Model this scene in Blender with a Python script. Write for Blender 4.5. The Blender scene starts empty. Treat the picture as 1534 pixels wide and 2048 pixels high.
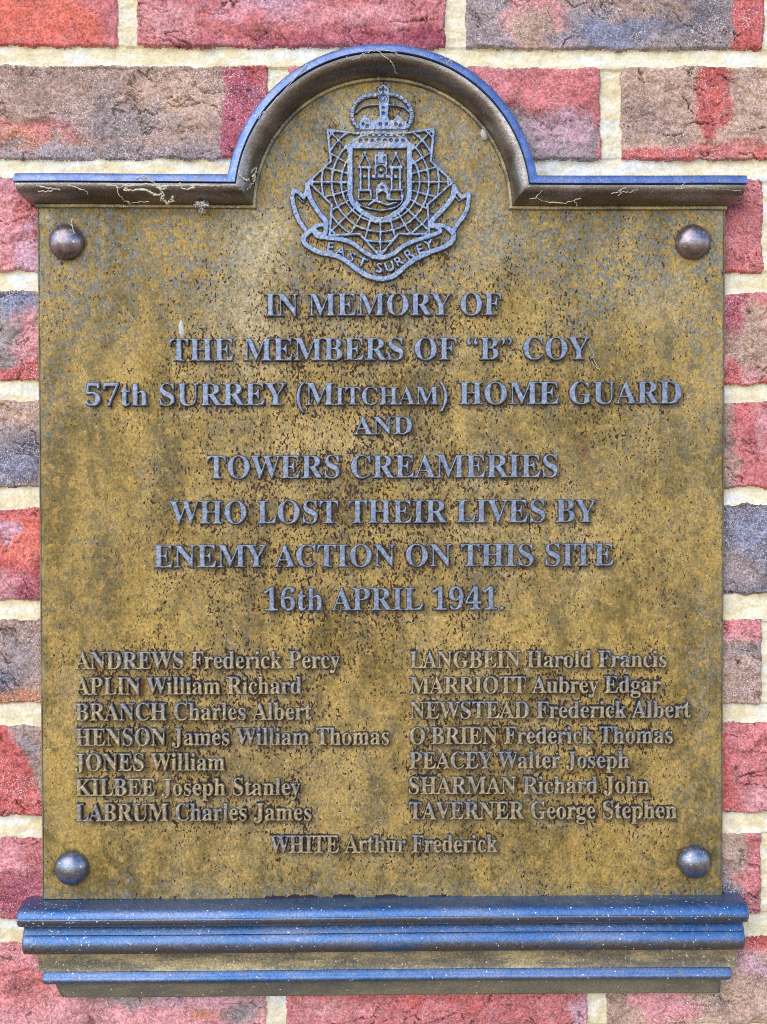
import bpy, math, random
import numpy as np

# ------------------------------------------------------------------ frame
# One unit of the layout ("u") is 0.35 mm on the face of the plaque.  wx runs right, wy runs
# down, z comes out of the wall towards the viewer; z = 0 is the face of the bronze plate.
S = 0.00035
D = 2300.0
HZ = 1.5

def WX(wx): return (np.asarray(wx, float) - 767.0) * S
def WZ(wy): return (1024.0 - np.asarray(wy, float)) * S + HZ
def WY(z): return -np.asarray(z, float) * S

scene = bpy.context.scene
coll = scene.collection

# ------------------------------------------------------------------ camera
cam = bpy.data.cameras.new('camera')
cam.sensor_fit = 'VERTICAL'
cam.sensor_height = 24.0
cam.lens = 24.0 * D / 2048.0
cam.clip_start = 0.01
cam.clip_end = 200.0
cam_ob = bpy.data.objects.new('camera', cam)
coll.objects.link(cam_ob)
cam_ob.location = (0.0, -D * S, HZ)
cam_ob.rotation_euler = (math.radians(90), 0, 0)
scene.camera = cam_ob

# ------------------------------------------------------------------ light
SUN_EL, SUN_AZ = math.radians(36), math.radians(-30)      # azimuth measured from straight in front, to the left
world = bpy.data.worlds.new('World')
scene.world = world
world.use_nodes = True
wn, wl = world.node_tree.nodes, world.node_tree.links
wn.clear()
w_out = wn.new('ShaderNodeOutputWorld')
w_bg = wn.new('ShaderNodeBackground')
w_sky = wn.new('ShaderNodeTexSky')
w_sky.sky_type = 'NISHITA'
w_sky.sun_disc = False
w_sky.sun_elevation = SUN_EL
w_sky.sun_rotation = math.radians(180) - SUN_AZ
w_sky.air_density = 1.0
w_sky.dust_density = 0.3
w_sky.ozone_density = 2.5
w_tc = wn.new('ShaderNodeTexCoord')
w_sep = wn.new('ShaderNodeSeparateXYZ')
w_map = wn.new('ShaderNodeMapRange')
w_map.inputs['From Min'].default_value = -0.06
w_map.inputs['From Max'].default_value = 0.06
w_mix = wn.new('ShaderNodeMix')
w_mix.data_type = 'RGBA'
w_gr = wn.new('ShaderNodeValToRGB')                            # shaded ground below, paler towards the horizon
w_gm = wn.new('ShaderNodeMapRange')
w_gm.inputs['From Min'].default_value = -1.0
w_gm.inputs['From Max'].default_value = 0.0
w_gr.color_ramp.elements[0].position = 0.15
w_gr.color_ramp.elements[0].color = (0.35, 0.24, 0.14, 1)
w_gr.color_ramp.elements[1].position = 0.85
w_gr.color_ramp.elements[1].color = (2.1, 1.5, 0.95, 1)
wl.new(w_sep.outputs['Z'], w_gm.inputs[0])
wl.new(w_gm.outputs[0], w_gr.inputs[0])
wl.new(w_gr.outputs[0], w_mix.inputs[6])
wl.new(w_tc.outputs['Generated'], w_sep.inputs[0])
wl.new(w_sep.outputs['Z'], w_map.inputs[0])
wl.new(w_map.outputs[0], w_mix.inputs[0])
wl.new(w_sky.outputs[0], w_mix.inputs[7])
wl.new(w_mix.outputs[2], w_bg.inputs[0])
w_bg.inputs[1].default_value = 0.15
wl.new(w_bg.outputs[0], w_out.inputs[0])

sun = bpy.data.lights.new('sun', 'SUN')
sun.energy = 0.75
sun.angle = math.radians(60)
sun.color = (1.0, 0.78, 0.50)
sun_ob = bpy.data.objects.new('sun', sun)
coll.objects.link(sun_ob)
sun_ob.rotation_euler = (math.pi / 2 - SUN_EL, 0, SUN_AZ)
sun_ob.location = (-1, -3, 4)

vs = scene.view_settings
vs.view_transform = 'Standard'
vs.look = 'None'
vs.gamma = 1.0
vs.use_curve_mapping = False
vs.exposure = 1.42
scene.render.engine = 'CYCLES'
scene.cycles.use_denoising = False
scene.cycles.max_bounces = 6
scene.cycles.filter_width = 0.95

# ------------------------------------------------------------------ numeric noise
def _hash(ix, iy, seed):
    h = (ix.astype(np.int64) * 374761393 + iy.astype(np.int64) * 668265263 + seed * 974711) & 0xffffffff
    h = ((h ^ (h >> 13)) * 1274126177) & 0xffffffff
    h = ((h ^ (h >> 16)) * 2246822519) & 0xffffffff
    return ((h ^ (h >> 15)) & 0xffff) / 32767.5 - 1.0

def vn(x, y, seed=0):
    fx, fy = np.floor(x), np.floor(y)
    u, v = x - fx, y - fy
    u = u * u * u * (u * (u * 6 - 15) + 10)
    v = v * v * v * (v * (v * 6 - 15) + 10)
    a = _hash(fx, fy, seed); b = _hash(fx + 1, fy, seed)
    c = _hash(fx, fy + 1, seed); d = _hash(fx + 1, fy + 1, seed)
    return (a * (1 - u) + b * u) * (1 - v) + (c * (1 - u) + d * u) * v

def fbm(x, y, oct=4, seed=0, gain=0.5):
    t = np.zeros(np.broadcast(x, y).shape); a = 1.0; n = 0.0
    for k in range(oct):
        c, s = math.cos(0.6 * k + 0.3), math.sin(0.6 * k + 0.3)
        t += a * vn((x * c - y * s) * 2 ** k + 17.3 * k, (x * s + y * c) * 2 ** k - 9.1 * k, seed + 31 * k)
        n += a; a *= gain
    return t / n * 1.6

def sst(a, b, x):
    t = np.clip((x - a) / (b - a), 0, 1)
    return t * t * (3 - 2 * t)

# ------------------------------------------------------------------ scene helpers
def link(o, parent=None):
    coll.objects.link(o)
    if parent is not None: o.parent = parent
    return o

def empty(name, wx, wy, z, parent=None):
    o = bpy.data.objects.new(name, None)
    o.empty_display_size = 0.02
    if parent is None: o.location = (float(WX(wx)), float(WY(z)), float(WZ(wy)))
    return link(o, parent)

def root_loc(o):
    while o.parent: o = o.parent
    return np.array(o.location[:])

def mesh(name, co, faces, mats, parent=None, smooth=True, cols=None, floats=None, mat_idx=None, origin=None):
    """co: (n,3) in layout units wx, wy, z.  faces: (m,4) int array or list of tuples."""
    P = np.stack([WX(co[:, 0]), WY(co[:, 2]), WZ(co[:, 1])], 1)
    org = root_loc(parent) if parent is not None else (np.array([WX(origin[0]), WY(origin[2]), WZ(origin[1])]) if origin else P.mean(0))
    P = P - org
    me = bpy.data.meshes.new(name)
    if isinstance(faces, np.ndarray):
        n, m = len(P), len(faces)
        k = faces.shape[1]
        me.vertices.add(n)
        me.vertices.foreach_set('co', P.astype(np.float32).ravel())
        me.loops.add(m * k)
        me.loops.foreach_set('vertex_index', faces.astype(np.int32).ravel())
        me.polygons.add(m)
        me.polygons.foreach_set('loop_start', np.arange(0, m * k, k, dtype=np.int32))
        me.update(calc_edges=True)
    else:
        me.from_pydata([tuple(p) for p in P], [], faces)
    if smooth: me.polygons.foreach_set('use_smooth', np.ones(len(me.polygons), bool))
    if mat_idx is not None: me.polygons.foreach_set('material_index', np.asarray(mat_idx, np.int32))
    for k, v in (cols or {}).items():
        a = me.color_attributes.new(k, 'FLOAT_COLOR', 'POINT')
        a.data.foreach_set('color', np.concatenate([v, np.ones((len(v), 1))], 1).astype(np.float32).ravel())
    for k, v in (floats or {}).items():
        a = me.attributes.new(k, 'FLOAT', 'POINT')
        a.data.foreach_set('value', v.astype(np.float32).ravel())
    for m_ in (mats if isinstance(mats, (list, tuple)) else [mats]): me.materials.append(m_)
    me.validate(); me.update()
    o = bpy.data.objects.new(name, me)
    if parent is None: o.location = org
    return link(o, parent)

def grid(name, X, Y, Z, keep, mats, parent=None, cols=None, floats=None, origin=None):
    ny, nx = X.shape
    I = np.arange(ny * nx).reshape(ny, nx)
    F = np.stack([I[:-1, :-1], I[1:, :-1], I[1:, 1:], I[:-1, 1:]], -1)[keep]
    used = np.unique(F)
    re = np.zeros(ny * nx, np.int64); re[used] = np.arange(len(used))
    co = np.stack([X.ravel(), Y.ravel(), Z.ravel()], 1)[used]
    cols = {k: v.reshape(-1, 3)[used] for k, v in (cols or {}).items()}
    floats = {k: v.ravel()[used] for k, v in (floats or {}).items()}
    return mesh(name, co, re[F], mats, parent, True, cols, floats, None, origin)

def tubes(lines, sides=5):
    """lines: list of (points (n,3), radii) -> verts, faces"""
    V, F = [], []
    for P, R in lines:
        P = np.asarray(P, float); n = len(P)
        R = np.broadcast_to(np.asarray(R, float), (n,))
        T = np.gradient(P, axis=0); T /= np.linalg.norm(T, axis=1)[:, None] + 1e-9
        A = np.cross(T, [0.13, 0.21, 0.97]); A /= np.linalg.norm(A, axis=1)[:, None] + 1e-9
        B = np.cross(T, A)
        b = len(V)
        for i in range(n):
            for s in range(sides):
                t = 2 * math.pi * s / sides
                V.append(P[i] + (A[i] * math.cos(t) + B[i] * math.sin(t)) * R[i])
        for i in range(n - 1):
            for s in range(sides):
                F.append((b + i * sides + s, b + i * sides + (s + 1) % sides, b + (i + 1) * sides + (s + 1) % sides, b + (i + 1) * sides + s))
    return np.array(V), F

# ------------------------------------------------------------------ material helper
class N:
    def __init__(self, name):
        self.m = bpy.data.materials.new(name); self.m.use_nodes = True
        self.t = self.m.node_tree; self.n = self.t.nodes; self.l = self.t.links
        self.b = self.n['Principled BSDF']
        tc = self.n.new('ShaderNodeTexCoord')
        self.co = self.vmul(tc.outputs['Object'], (1 / S,) * 3)      # object coordinates in layout units
    def vmul(self, v, s):
        k = self.n.new('ShaderNodeVectorMath'); k.operation = 'MULTIPLY'
        self.l.new(v, k.inputs[0]); k.inputs[1].default_value = s
        return k.outputs[0]
    def put(self, sock, v):
        if isinstance(v, bpy.types.NodeSocket): self.l.new(v, sock)
        else: sock.default_value = (tuple(v) + (1,) if len(v) == 3 and sock.type == 'RGBA' else v) if isinstance(v, (tuple, list)) else v
    def noise(self, size, detail=3, rough=0.55, dist=0.0, stretch=(1, 1, 1), seed=0.0):
        k = self.n.new('ShaderNodeTexNoise'); k.noise_dimensions = '3D'
        a = self.n.new('ShaderNodeVectorMath'); a.operation = 'ADD'
        self.l.new(self.vmul(self.co, stretch), a.inputs[0]); a.inputs[1].default_value = (seed * 97.3, seed * 51.7, seed * 13.1)
        self.l.new(a.outputs[0], k.inputs['Vector'])
        k.inputs['Scale'].default_value = 1.0 / size
        k.inputs['Detail'].default_value = detail; k.inputs['Roughness'].default_value = rough; k.inputs['Distortion'].default_value = dist
        return k.outputs[0]
    def vor(self, size, stretch=(1, 1, 1)):
        k = self.n.new('ShaderNodeTexVoronoi')
        self.l.new(self.vmul(self.co, stretch), k.inputs['Vector']); k.inputs['Scale'].default_value = 1.0 / size
        return k.outputs['Distance'], k.outputs['Color']
    def ramp(self, v, a, b, lo=0.0, hi=1.0):
        k = self.n.new('ShaderNodeMapRange'); k.interpolation_type = 'SMOOTHSTEP'
        self.put(k.inputs[0], v); self.put(k.inputs[1], a); self.put(k.inputs[2], b); k.inputs[3].default_value = lo; k.inputs[4].default_value = hi
        return k.outputs[0]
    def math(self, op, a, b=0.0):
        k = self.n.new('ShaderNodeMath'); k.operation = op
        self.put(k.inputs[0], a); self.put(k.inputs[1], b)
        return k.outputs[0]
    def mix(self, f, a, b, mode='MIX'):
        k = self.n.new('ShaderNodeMix'); k.data_type = 'RGBA'; k.blend_type = mode
        self.put(k.inputs[0], f); self.put(k.inputs[6], a); self.put(k.inputs[7], b)
        return k.outputs[2]
    def mul(self, col, v):
        k = self.n.new('ShaderNodeMix'); k.data_type = 'RGBA'; k.blend_type = 'MULTIPLY'
        k.inputs[0].default_value = 1.0
        self.put(k.inputs[6], col); self.l.new(v, k.inputs[7])
        return k.outputs[2]
    def attr(self, name, out='Fac'):
        k = self.n.new('ShaderNodeAttribute'); k.attribute_name = name
        return k.outputs[out]
    def bump(self, h, dist, strength=1.0):
        k = self.n.new('ShaderNodeBump'); k.inputs['Strength'].default_value = strength; k.inputs['Distance'].default_value = dist * S
        self.l.new(h, k.inputs['Height']); self.l.new(k.outputs[0], self.b.inputs['Normal'])
    def fin(self, col, rough, metal=0.0, spec=0.5):
        self.put(self.b.inputs['Base Color'], col); self.put(self.b.inputs['Roughness'], rough)
        self.put(self.b.inputs['Metallic'], metal); self.b.inputs['Specular IOR Level'].default_value = spec
        return self.m

def mat_brick():
    k = N('brick_clay')
    c = k.attr('col', 'Color')
    g1 = k.noise(5.5, 3, 0.75)
    g2 = k.noise(3.0, 2, 0.8, seed=2)
    g3 = k.noise(16, 4, 0.7, seed=3)
    c = k.mul(c, k.ramp(g3, 0.3, 0.7, 0.78, 1.2))
    c = k.mul(c, k.ramp(g1, 0.36, 0.62, 0.62, 1.22))
    salt = k.math('MULTIPLY', k.ramp(g2, 0.54, 0.65), k.attr('grit'))
    c = k.mix(k.math('MULTIPLY', salt, 0.8), c, (0.80, 0.69, 0.68))
    soot = k.math('MULTIPLY', k.ramp(k.noise(3.4, 2, 0.8, seed=5), 0.60, 0.70), k.attr('grit'))
    c = k.mix(k.math('MULTIPLY', soot, 0.5), c, (0.035, 0.022, 0.03))
    k.bump(k.math('ADD', k.math('MULTIPLY', g1, 0.6), k.math('MULTIPLY', g2, 0.5)), 4.0, 0.75)
    return k.fin(c, 0.95, 0.0, 0.08)

def mat_mortar():
    k = N('lime_mortar')
    c = k.attr('col', 'Color')
    g1 = k.noise(4.5, 3, 0.75); g2 = k.noise(22, 4, 0.65, seed=2)
    c = k.mul(c, k.ramp(g1, 0.3, 0.7, 0.86, 1.10))
    c = k.mul(c, k.ramp(g2, 0.3, 0.7, 0.86, 1.1))
    c = k.mix(k.math('MULTIPLY', k.ramp(k.noise(3.0, 2, 0.8, seed=4), 0.68, 0.75), 0.6), c, (0.16, 0.12, 0.07))
    k.bump(g1, 2.2, 0.45)
    return k.fin(c, 0.95, 0.0, 0.06)

def mat_plate():
    k = N('patinated_bronze')
    n1 = k.noise(150, 6, 0.62, 0.5, stretch=(1.3, 1, 0.6)); n2 = k.noise(26, 5, 0.65, 0.3, seed=1); n3 = k.noise(5.5, 4, 0.7, 0.3, stretch=(1, 1, 0.72), seed=2)
    c = k.mix(k.ramp(n1, 0.35, 0.65), (0.125, 0.088, 0.022), (0.335, 0.228, 0.064))
    c = k.mix(k.math('MULTIPLY', k.ramp(n2, 0.50, 0.64), 0.7), c, (0.345, 0.222, 0.064))
    c = k.mix(k.math('MULTIPLY', k.ramp(n2, 0.50, 0.36), 0.6), c, (0.090, 0.072, 0.030))
    vp = k.math('MULTIPLY', k.attr('verd'), k.ramp(k.noise(14, 5, 0.75, 0.5, seed=4), 0.44, 0.58))
    c = k.mix(k.math('MULTIPLY', vp, 0.8), c, (0.128, 0.142, 0.140))
    dp = k.math('MULTIPLY', k.attr('dust'), k.ramp(k.noise(11, 4, 0.7, seed=5), 0.30, 0.58))
    c = k.mix(k.math('MULTIPLY', dp, 0.65), c, (0.46, 0.38, 0.235))
    c = k.mul(c, k.ramp(n3, 0.30, 0.68, 0.68, 1.40))
    n4 = k.noise(3.2, 2, 0.7, stretch=(1, 1, 0.8), seed=12)
    c = k.mul(c, k.ramp(n4, 0.30, 0.70, 0.80, 1.22))
    # rusty flecks, then black pitting that runs downwards, then pale grains
    o = k.ramp(k.noise(7.0, 2, 0.6, 0.4, stretch=(1, 1, 0.75), seed=6), 0.625, 0.69)
    c = k.mix(k.math('MULTIPLY', o, 0.65), c, (0.36, 0.165, 0.038))
    c = k.mix(k.math('MULTIPLY', k.attr('shade_stain'), 0.78), c, (0.040, 0.026, 0.014))  # painted shade round the letters, plus rivet rings and run-off streaks
    g = k.math('ADD', k.attr('grime'), k.ramp(k.noise(55, 3, 0.6, seed=15), 0.35, 0.65, -0.25, 0.25))
    thr = k.math('SUBTRACT', 0.695, k.math('MULTIPLY', g, 0.115))
    d = k.ramp(k.noise(5.2, 2, 0.5, 0.3, stretch=(1.3, 1, 0.75), seed=7), thr, k.math('ADD', thr, 0.03))
    c = k.mix(d, c, k.mix(k.noise(40, 1, seed=8), (0.014, 0.009, 0.007), (0.075, 0.030, 0.012)))
    thr2 = k.math('SUBTRACT', 0.86, k.math('MULTIPLY', k.attr('run'), 0.74))
    d2 = k.ramp(k.noise(5.5, 3, 0.7, 0.4, stretch=(1, 1, 0.33), seed=9), thr2, k.math('ADD', thr2, 0.06))
    c = k.mix(k.math('MULTIPLY', d2, 0.92), c, (0.014, 0.011, 0.014))
    w = k.ramp(k.noise(5.0, 2, 0.6, stretch=(1, 1, 0.8), seed=10), 0.715, 0.75)
    c = k.mix(k.math('MULTIPLY', w, 0.7), c, (0.58, 0.56, 0.47))
    c = k.mix(k.math('MULTIPLY', k.attr('rust'), k.ramp(k.noise(6, 3, 0.7, seed=14), 0.30, 0.5)), c, (0.10, 0.020, 0.010))
    c = k.mix(k.attr('edge'), c, (0.22, 0.25, 0.20))
    k.bump(k.math('ADD', k.math('MULTIPLY', n3, 0.7), k.math('MULTIPLY', d, -0.5)), 1.5, 0.6)
    return k.fin(c, k.ramp(n2, 0.3, 0.7, 0.48, 0.66), 0.24, 0.26)

def mat_letter(name, tan, lo=(0.150, 0.185, 0.265), hi=(0.225, 0.255, 0.325)):
    k = N(name)
    n1 = k.noise(16, 4, 0.65, 0.3); n2 = k.noise(4.5, 3, 0.7, seed=2)
    c = k.mix(k.ramp(n1, 0.35, 0.65), lo, hi)
    c = k.mix(0.3 * tan, c, (0.19, 0.20, 0.20))
    t = k.math('MULTIPLY', k.attr('tan'), k.ramp(k.noise(9, 4, 0.7, 0.4, seed=4), 0.60 - 0.25 * tan, 0.70 - 0.24 * tan))
    c = k.mix(t, c, (0.36, 0.29, 0.17))
    c = k.mul(c, k.ramp(n2, 0.3, 0.7, 0.68, 1.3))
    c = k.mix(k.math('MULTIPLY', k.ramp(k.noise(5, 2, 0.7, seed=6), 0.66, 0.72), 0.7), c, (0.06, 0.045, 0.035))
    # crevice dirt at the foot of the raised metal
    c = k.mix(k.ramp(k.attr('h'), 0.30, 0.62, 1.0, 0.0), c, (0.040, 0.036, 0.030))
    k.bump(n2, 1.6, 0.5)
    return k.fin(c, k.ramp(n1, 0.3, 0.7, 0.36, 0.52), 0.62, 0.5)

def mat_moulding():
    k = N('dark_bronze')
    n1 = k.noise(60, 4, 0.6, 0.3, stretch=(0.35, 1, 1)); n2 = k.noise(9, 4, 0.7, seed=2); n3 = k.noise(4, 3, 0.7, seed=3)
    c = k.mix(k.ramp(n1, 0.35, 0.65), (0.16, 0.138, 0.125), (0.32, 0.295, 0.30))
    c = k.mix(k.math('MULTIPLY', k.ramp(n2, 0.55, 0.68), 0.5), c, (0.24, 0.19, 0.11))
    c = k.mul(c, k.ramp(n3, 0.3, 0.7, 0.72, 1.25))
    w = k.ramp(k.noise(5.5, 2, 0.6, seed=5), 0.715, 0.745)
    c = k.mix(k.math('MULTIPLY', w, 0.75), c, (0.6, 0.6, 0.56))
    met = k.math('SUBTRACT', 0.85, k.math('MULTIPLY', w, 0.7))
    k.bump(n3, 1.2, 0.45)
    return k.fin(c, k.ramp(n2, 0.3, 0.7, 0.27, 0.42), met, 0.5)

def mat_fascia():
    k = N('worn_bronze_edge')
    n1 = k.noise(30, 4, 0.6, 0.3); n3 = k.noise(4.5, 3, 0.7, seed=3)
    c = k.mix(k.ramp(n1, 0.35, 0.65), (0.095, 0.155, 0.34), (0.165, 0.225, 0.40))
    c = k.mul(c, k.ramp(n3, 0.3, 0.7, 0.75, 1.2))
    c = k.mix(k.math('MULTIPLY', k.ramp(k.noise(18, 5, 0.7, 0.4, seed=8), 0.52, 0.66), 0.6), c, (0.17, 0.15, 0.14))
    w = k.ramp(k.noise(6.5, 3, 0.6, seed=5), 0.65, 0.70)
    c = k.mix(k.math('MULTIPLY', w, 0.6), c, (0.45, 0.47, 0.48))
    k.bump(n3, 1.0, 0.4)
    return k.fin(c, 0.38, 0.75, 0.5)

def mat_base():
    k = N('blue_grey_bronze')
    n1 = k.noise(70, 4, 0.65, 0.3, stretch=(0.3, 1, 1)); n2 = k.noise(10, 4, 0.7, seed=2); n3 = k.noise(4, 3, 0.7, seed=3)
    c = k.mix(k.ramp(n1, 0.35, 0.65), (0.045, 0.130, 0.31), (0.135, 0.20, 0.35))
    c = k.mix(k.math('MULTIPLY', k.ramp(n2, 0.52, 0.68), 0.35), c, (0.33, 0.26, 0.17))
    st = k.math('MULTIPLY', k.attr('ground_reflection'), k.ramp(k.noise(22, 4, 0.65, 0.3, stretch=(0.3, 1, 1), seed=8), 0.30, 0.55))
    c = k.mix(k.math('MULTIPLY', st, 0.85), c, (0.165, 0.130, 0.088))  # ground reflection painted brown on the lower profile, sky blue left above
    c = k.mul(c, k.ramp(n3, 0.3, 0.7, 0.70, 1.25))
    sp = k.math('MULTIPLY', k.attr('splash'), 0.05)
    thr = k.math('SUBTRACT', 0.752, sp)
    w = k.ramp(k.noise(5.5, 1, 0.5, seed=5), thr, k.math('ADD', thr, 0.02))
    c = k.mix(k.math('MULTIPLY', w, 0.9), c, (0.75, 0.78, 0.80))
    met = k.math('SUBTRACT', 0.7, k.math('MULTIPLY', w, 0.65))
    k.bump(n3, 1.2, 0.45)
    return k.fin(c, k.ramp(n2, 0.3, 0.7, 0.32, 0.46), met, 0.5)

def mat_band(name='tarnished_band', d=1.0):
    k = N(name)
    n1 = k.noise(45, 4, 0.65, 0.3, stretch=(0.3, 1, 1)); n2 = k.noise(10, 5, 0.75, seed=2); n3 = k.noise(4, 3, 0.7, seed=3)
    c = k.mix(k.ramp(n1, 0.38, 0.62), (0.130, 0.115, 0.088), (0.36, 0.295, 0.165))
    c = k.mix(k.math('MULTIPLY', k.ramp(n2, 0.53, 0.68), 0.6), c, (0.46, 0.38, 0.21))
    c = k.mul(c, k.ramp(n3, 0.3, 0.7, 0.66, 1.3))
    if d < 1: c = k.mix(0.72, c, (0.105, 0.104, 0.092))
    w = k.ramp(k.noise(5.5, 1, 0.5, seed=5), 0.72, 0.74)
    c = k.mix(k.math('MULTIPLY', w, 0.8), c, (0.62, 0.68, 0.62))
    k.bump(n3, 1.4, 0.5)
    return k.fin(c, 0.5, 0.5, 0.5)

def mat_rivet(name, lo, hi):
    k = N(name)
    n2 = k.noise(12, 4, 0.7, seed=2); n3 = k.noise(4, 3, 0.7, seed=3)
    c = k.mix(k.ramp(n2, 0.35, 0.65), lo, hi)
    c = k.mul(c, k.ramp(n3, 0.3, 0.7, 0.78, 1.15))
    w = k.ramp(k.noise(7, 1, 0.5, seed=7), 0.71, 0.73)
    c = k.mix(k.math('MULTIPLY', w, 0.8), c, (0.7, 0.72, 0.74))
    k.bump(n3, 0.8, 0.4)
    return k.fin(c, k.ramp(n2, 0.3, 0.7, 0.27, 0.36), 0.85, 0.5)

def mat_plain(name, col, rough=0.9):
    k = N(name)
    c = k.mul(col, k.ramp(k.noise(5, 3, 0.7), 0.3, 0.7, 0.75, 1.1))
    return k.fin(c, rough, 0.0, 0.3)

M_BRICK, M_MORTAR, M_PLATE = mat_brick(), mat_mortar(), mat_plate()
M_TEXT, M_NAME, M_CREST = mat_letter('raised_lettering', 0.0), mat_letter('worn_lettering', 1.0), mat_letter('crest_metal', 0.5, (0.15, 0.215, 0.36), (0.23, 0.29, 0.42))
M_MOULD, M_FASCIA, M_BASE, M_BAND, M_RIVET = mat_moulding(), mat_fascia(), mat_base(), mat_band(), mat_rivet('blue_rivet', (0.15, 0.175, 0.235), (0.25, 0.265, 0.32))
M_LOW = mat_band('dull_lower_band', 0.5)
M_COPPER = mat_rivet('coppery_rivet', (0.195, 0.165, 0.185), (0.315, 0.27, 0.30))
M_WEB = mat_plain('cobweb_silk', (0.58, 0.54, 0.42))
M_FLUFF = mat_plain('seed_fluff', (0.62, 0.58, 0.54))
M_SMEAR = mat_plain('white_smear', (0.46, 0.48, 0.44))

# ------------------------------------------------------------------ brick wall
# bed joints: (y bottom of the course above, y top of the course below) at the left and right edge of the picture
BEDS = [(-340, -300, -330, -290), (-124, -88, -114, -80), (92, 128, 102, 134), (318, 350, 322, 359), (544, 580, 548, 584), (761, 798, 770, 802),
        (976, 1015, 979, 1009), (1205, 1238, 1190, 1236), (1411, 1450, 1412, 1442), (1637, 1673, 1627, 1661), (1843, 1881, 1832, 1870), (2062, 2098, 2052, 2088), (2280, 2316, 2270, 2306)]
HEADS = {0: [-420, 240, 890, 1560], 1: [-140, 520, 1190, 1850], 2: [-395, 256, 909, 1546], 3: [-110, 556, 1224, 1880], 4: [-412, 240, 890, 1545], 5: [-120, 560, 1210, 1860],
         6: [-300, 400, 1050, 1700], 7: [-110, 548, 1224, 1880], 8: [-400, 240, 890, 1544], 9: [-130, 548, 1224, 1860], 10: [-410, 240, 890, 1543], 11: [-110, 554, 1193, 1850], 12: [-400, 240, 900, 1560], 13: [-110, 554, 1193, 1850]}
PINK, RED, ORANGE, LILAC = (0.51, 0.160, 0.160), (0.50, 0.112, 0.102), (0.63, 0.150, 0.105), (0.54, 0.31, 0.38)
BROWN, TAN, GREY, DARK = (0.36, 0.24, 0.19), (0.43, 0.285, 0.21), (0.275, 0.22, 0.215), (0.135, 0.122, 0.145)
SLATE, WINE, RUST, ROSE = (0.19, 0.20, 0.28), (0.36, 0.085, 0.115), (0.46, 0.185, 0.095), (0.60, 0.26, 0.27)
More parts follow.
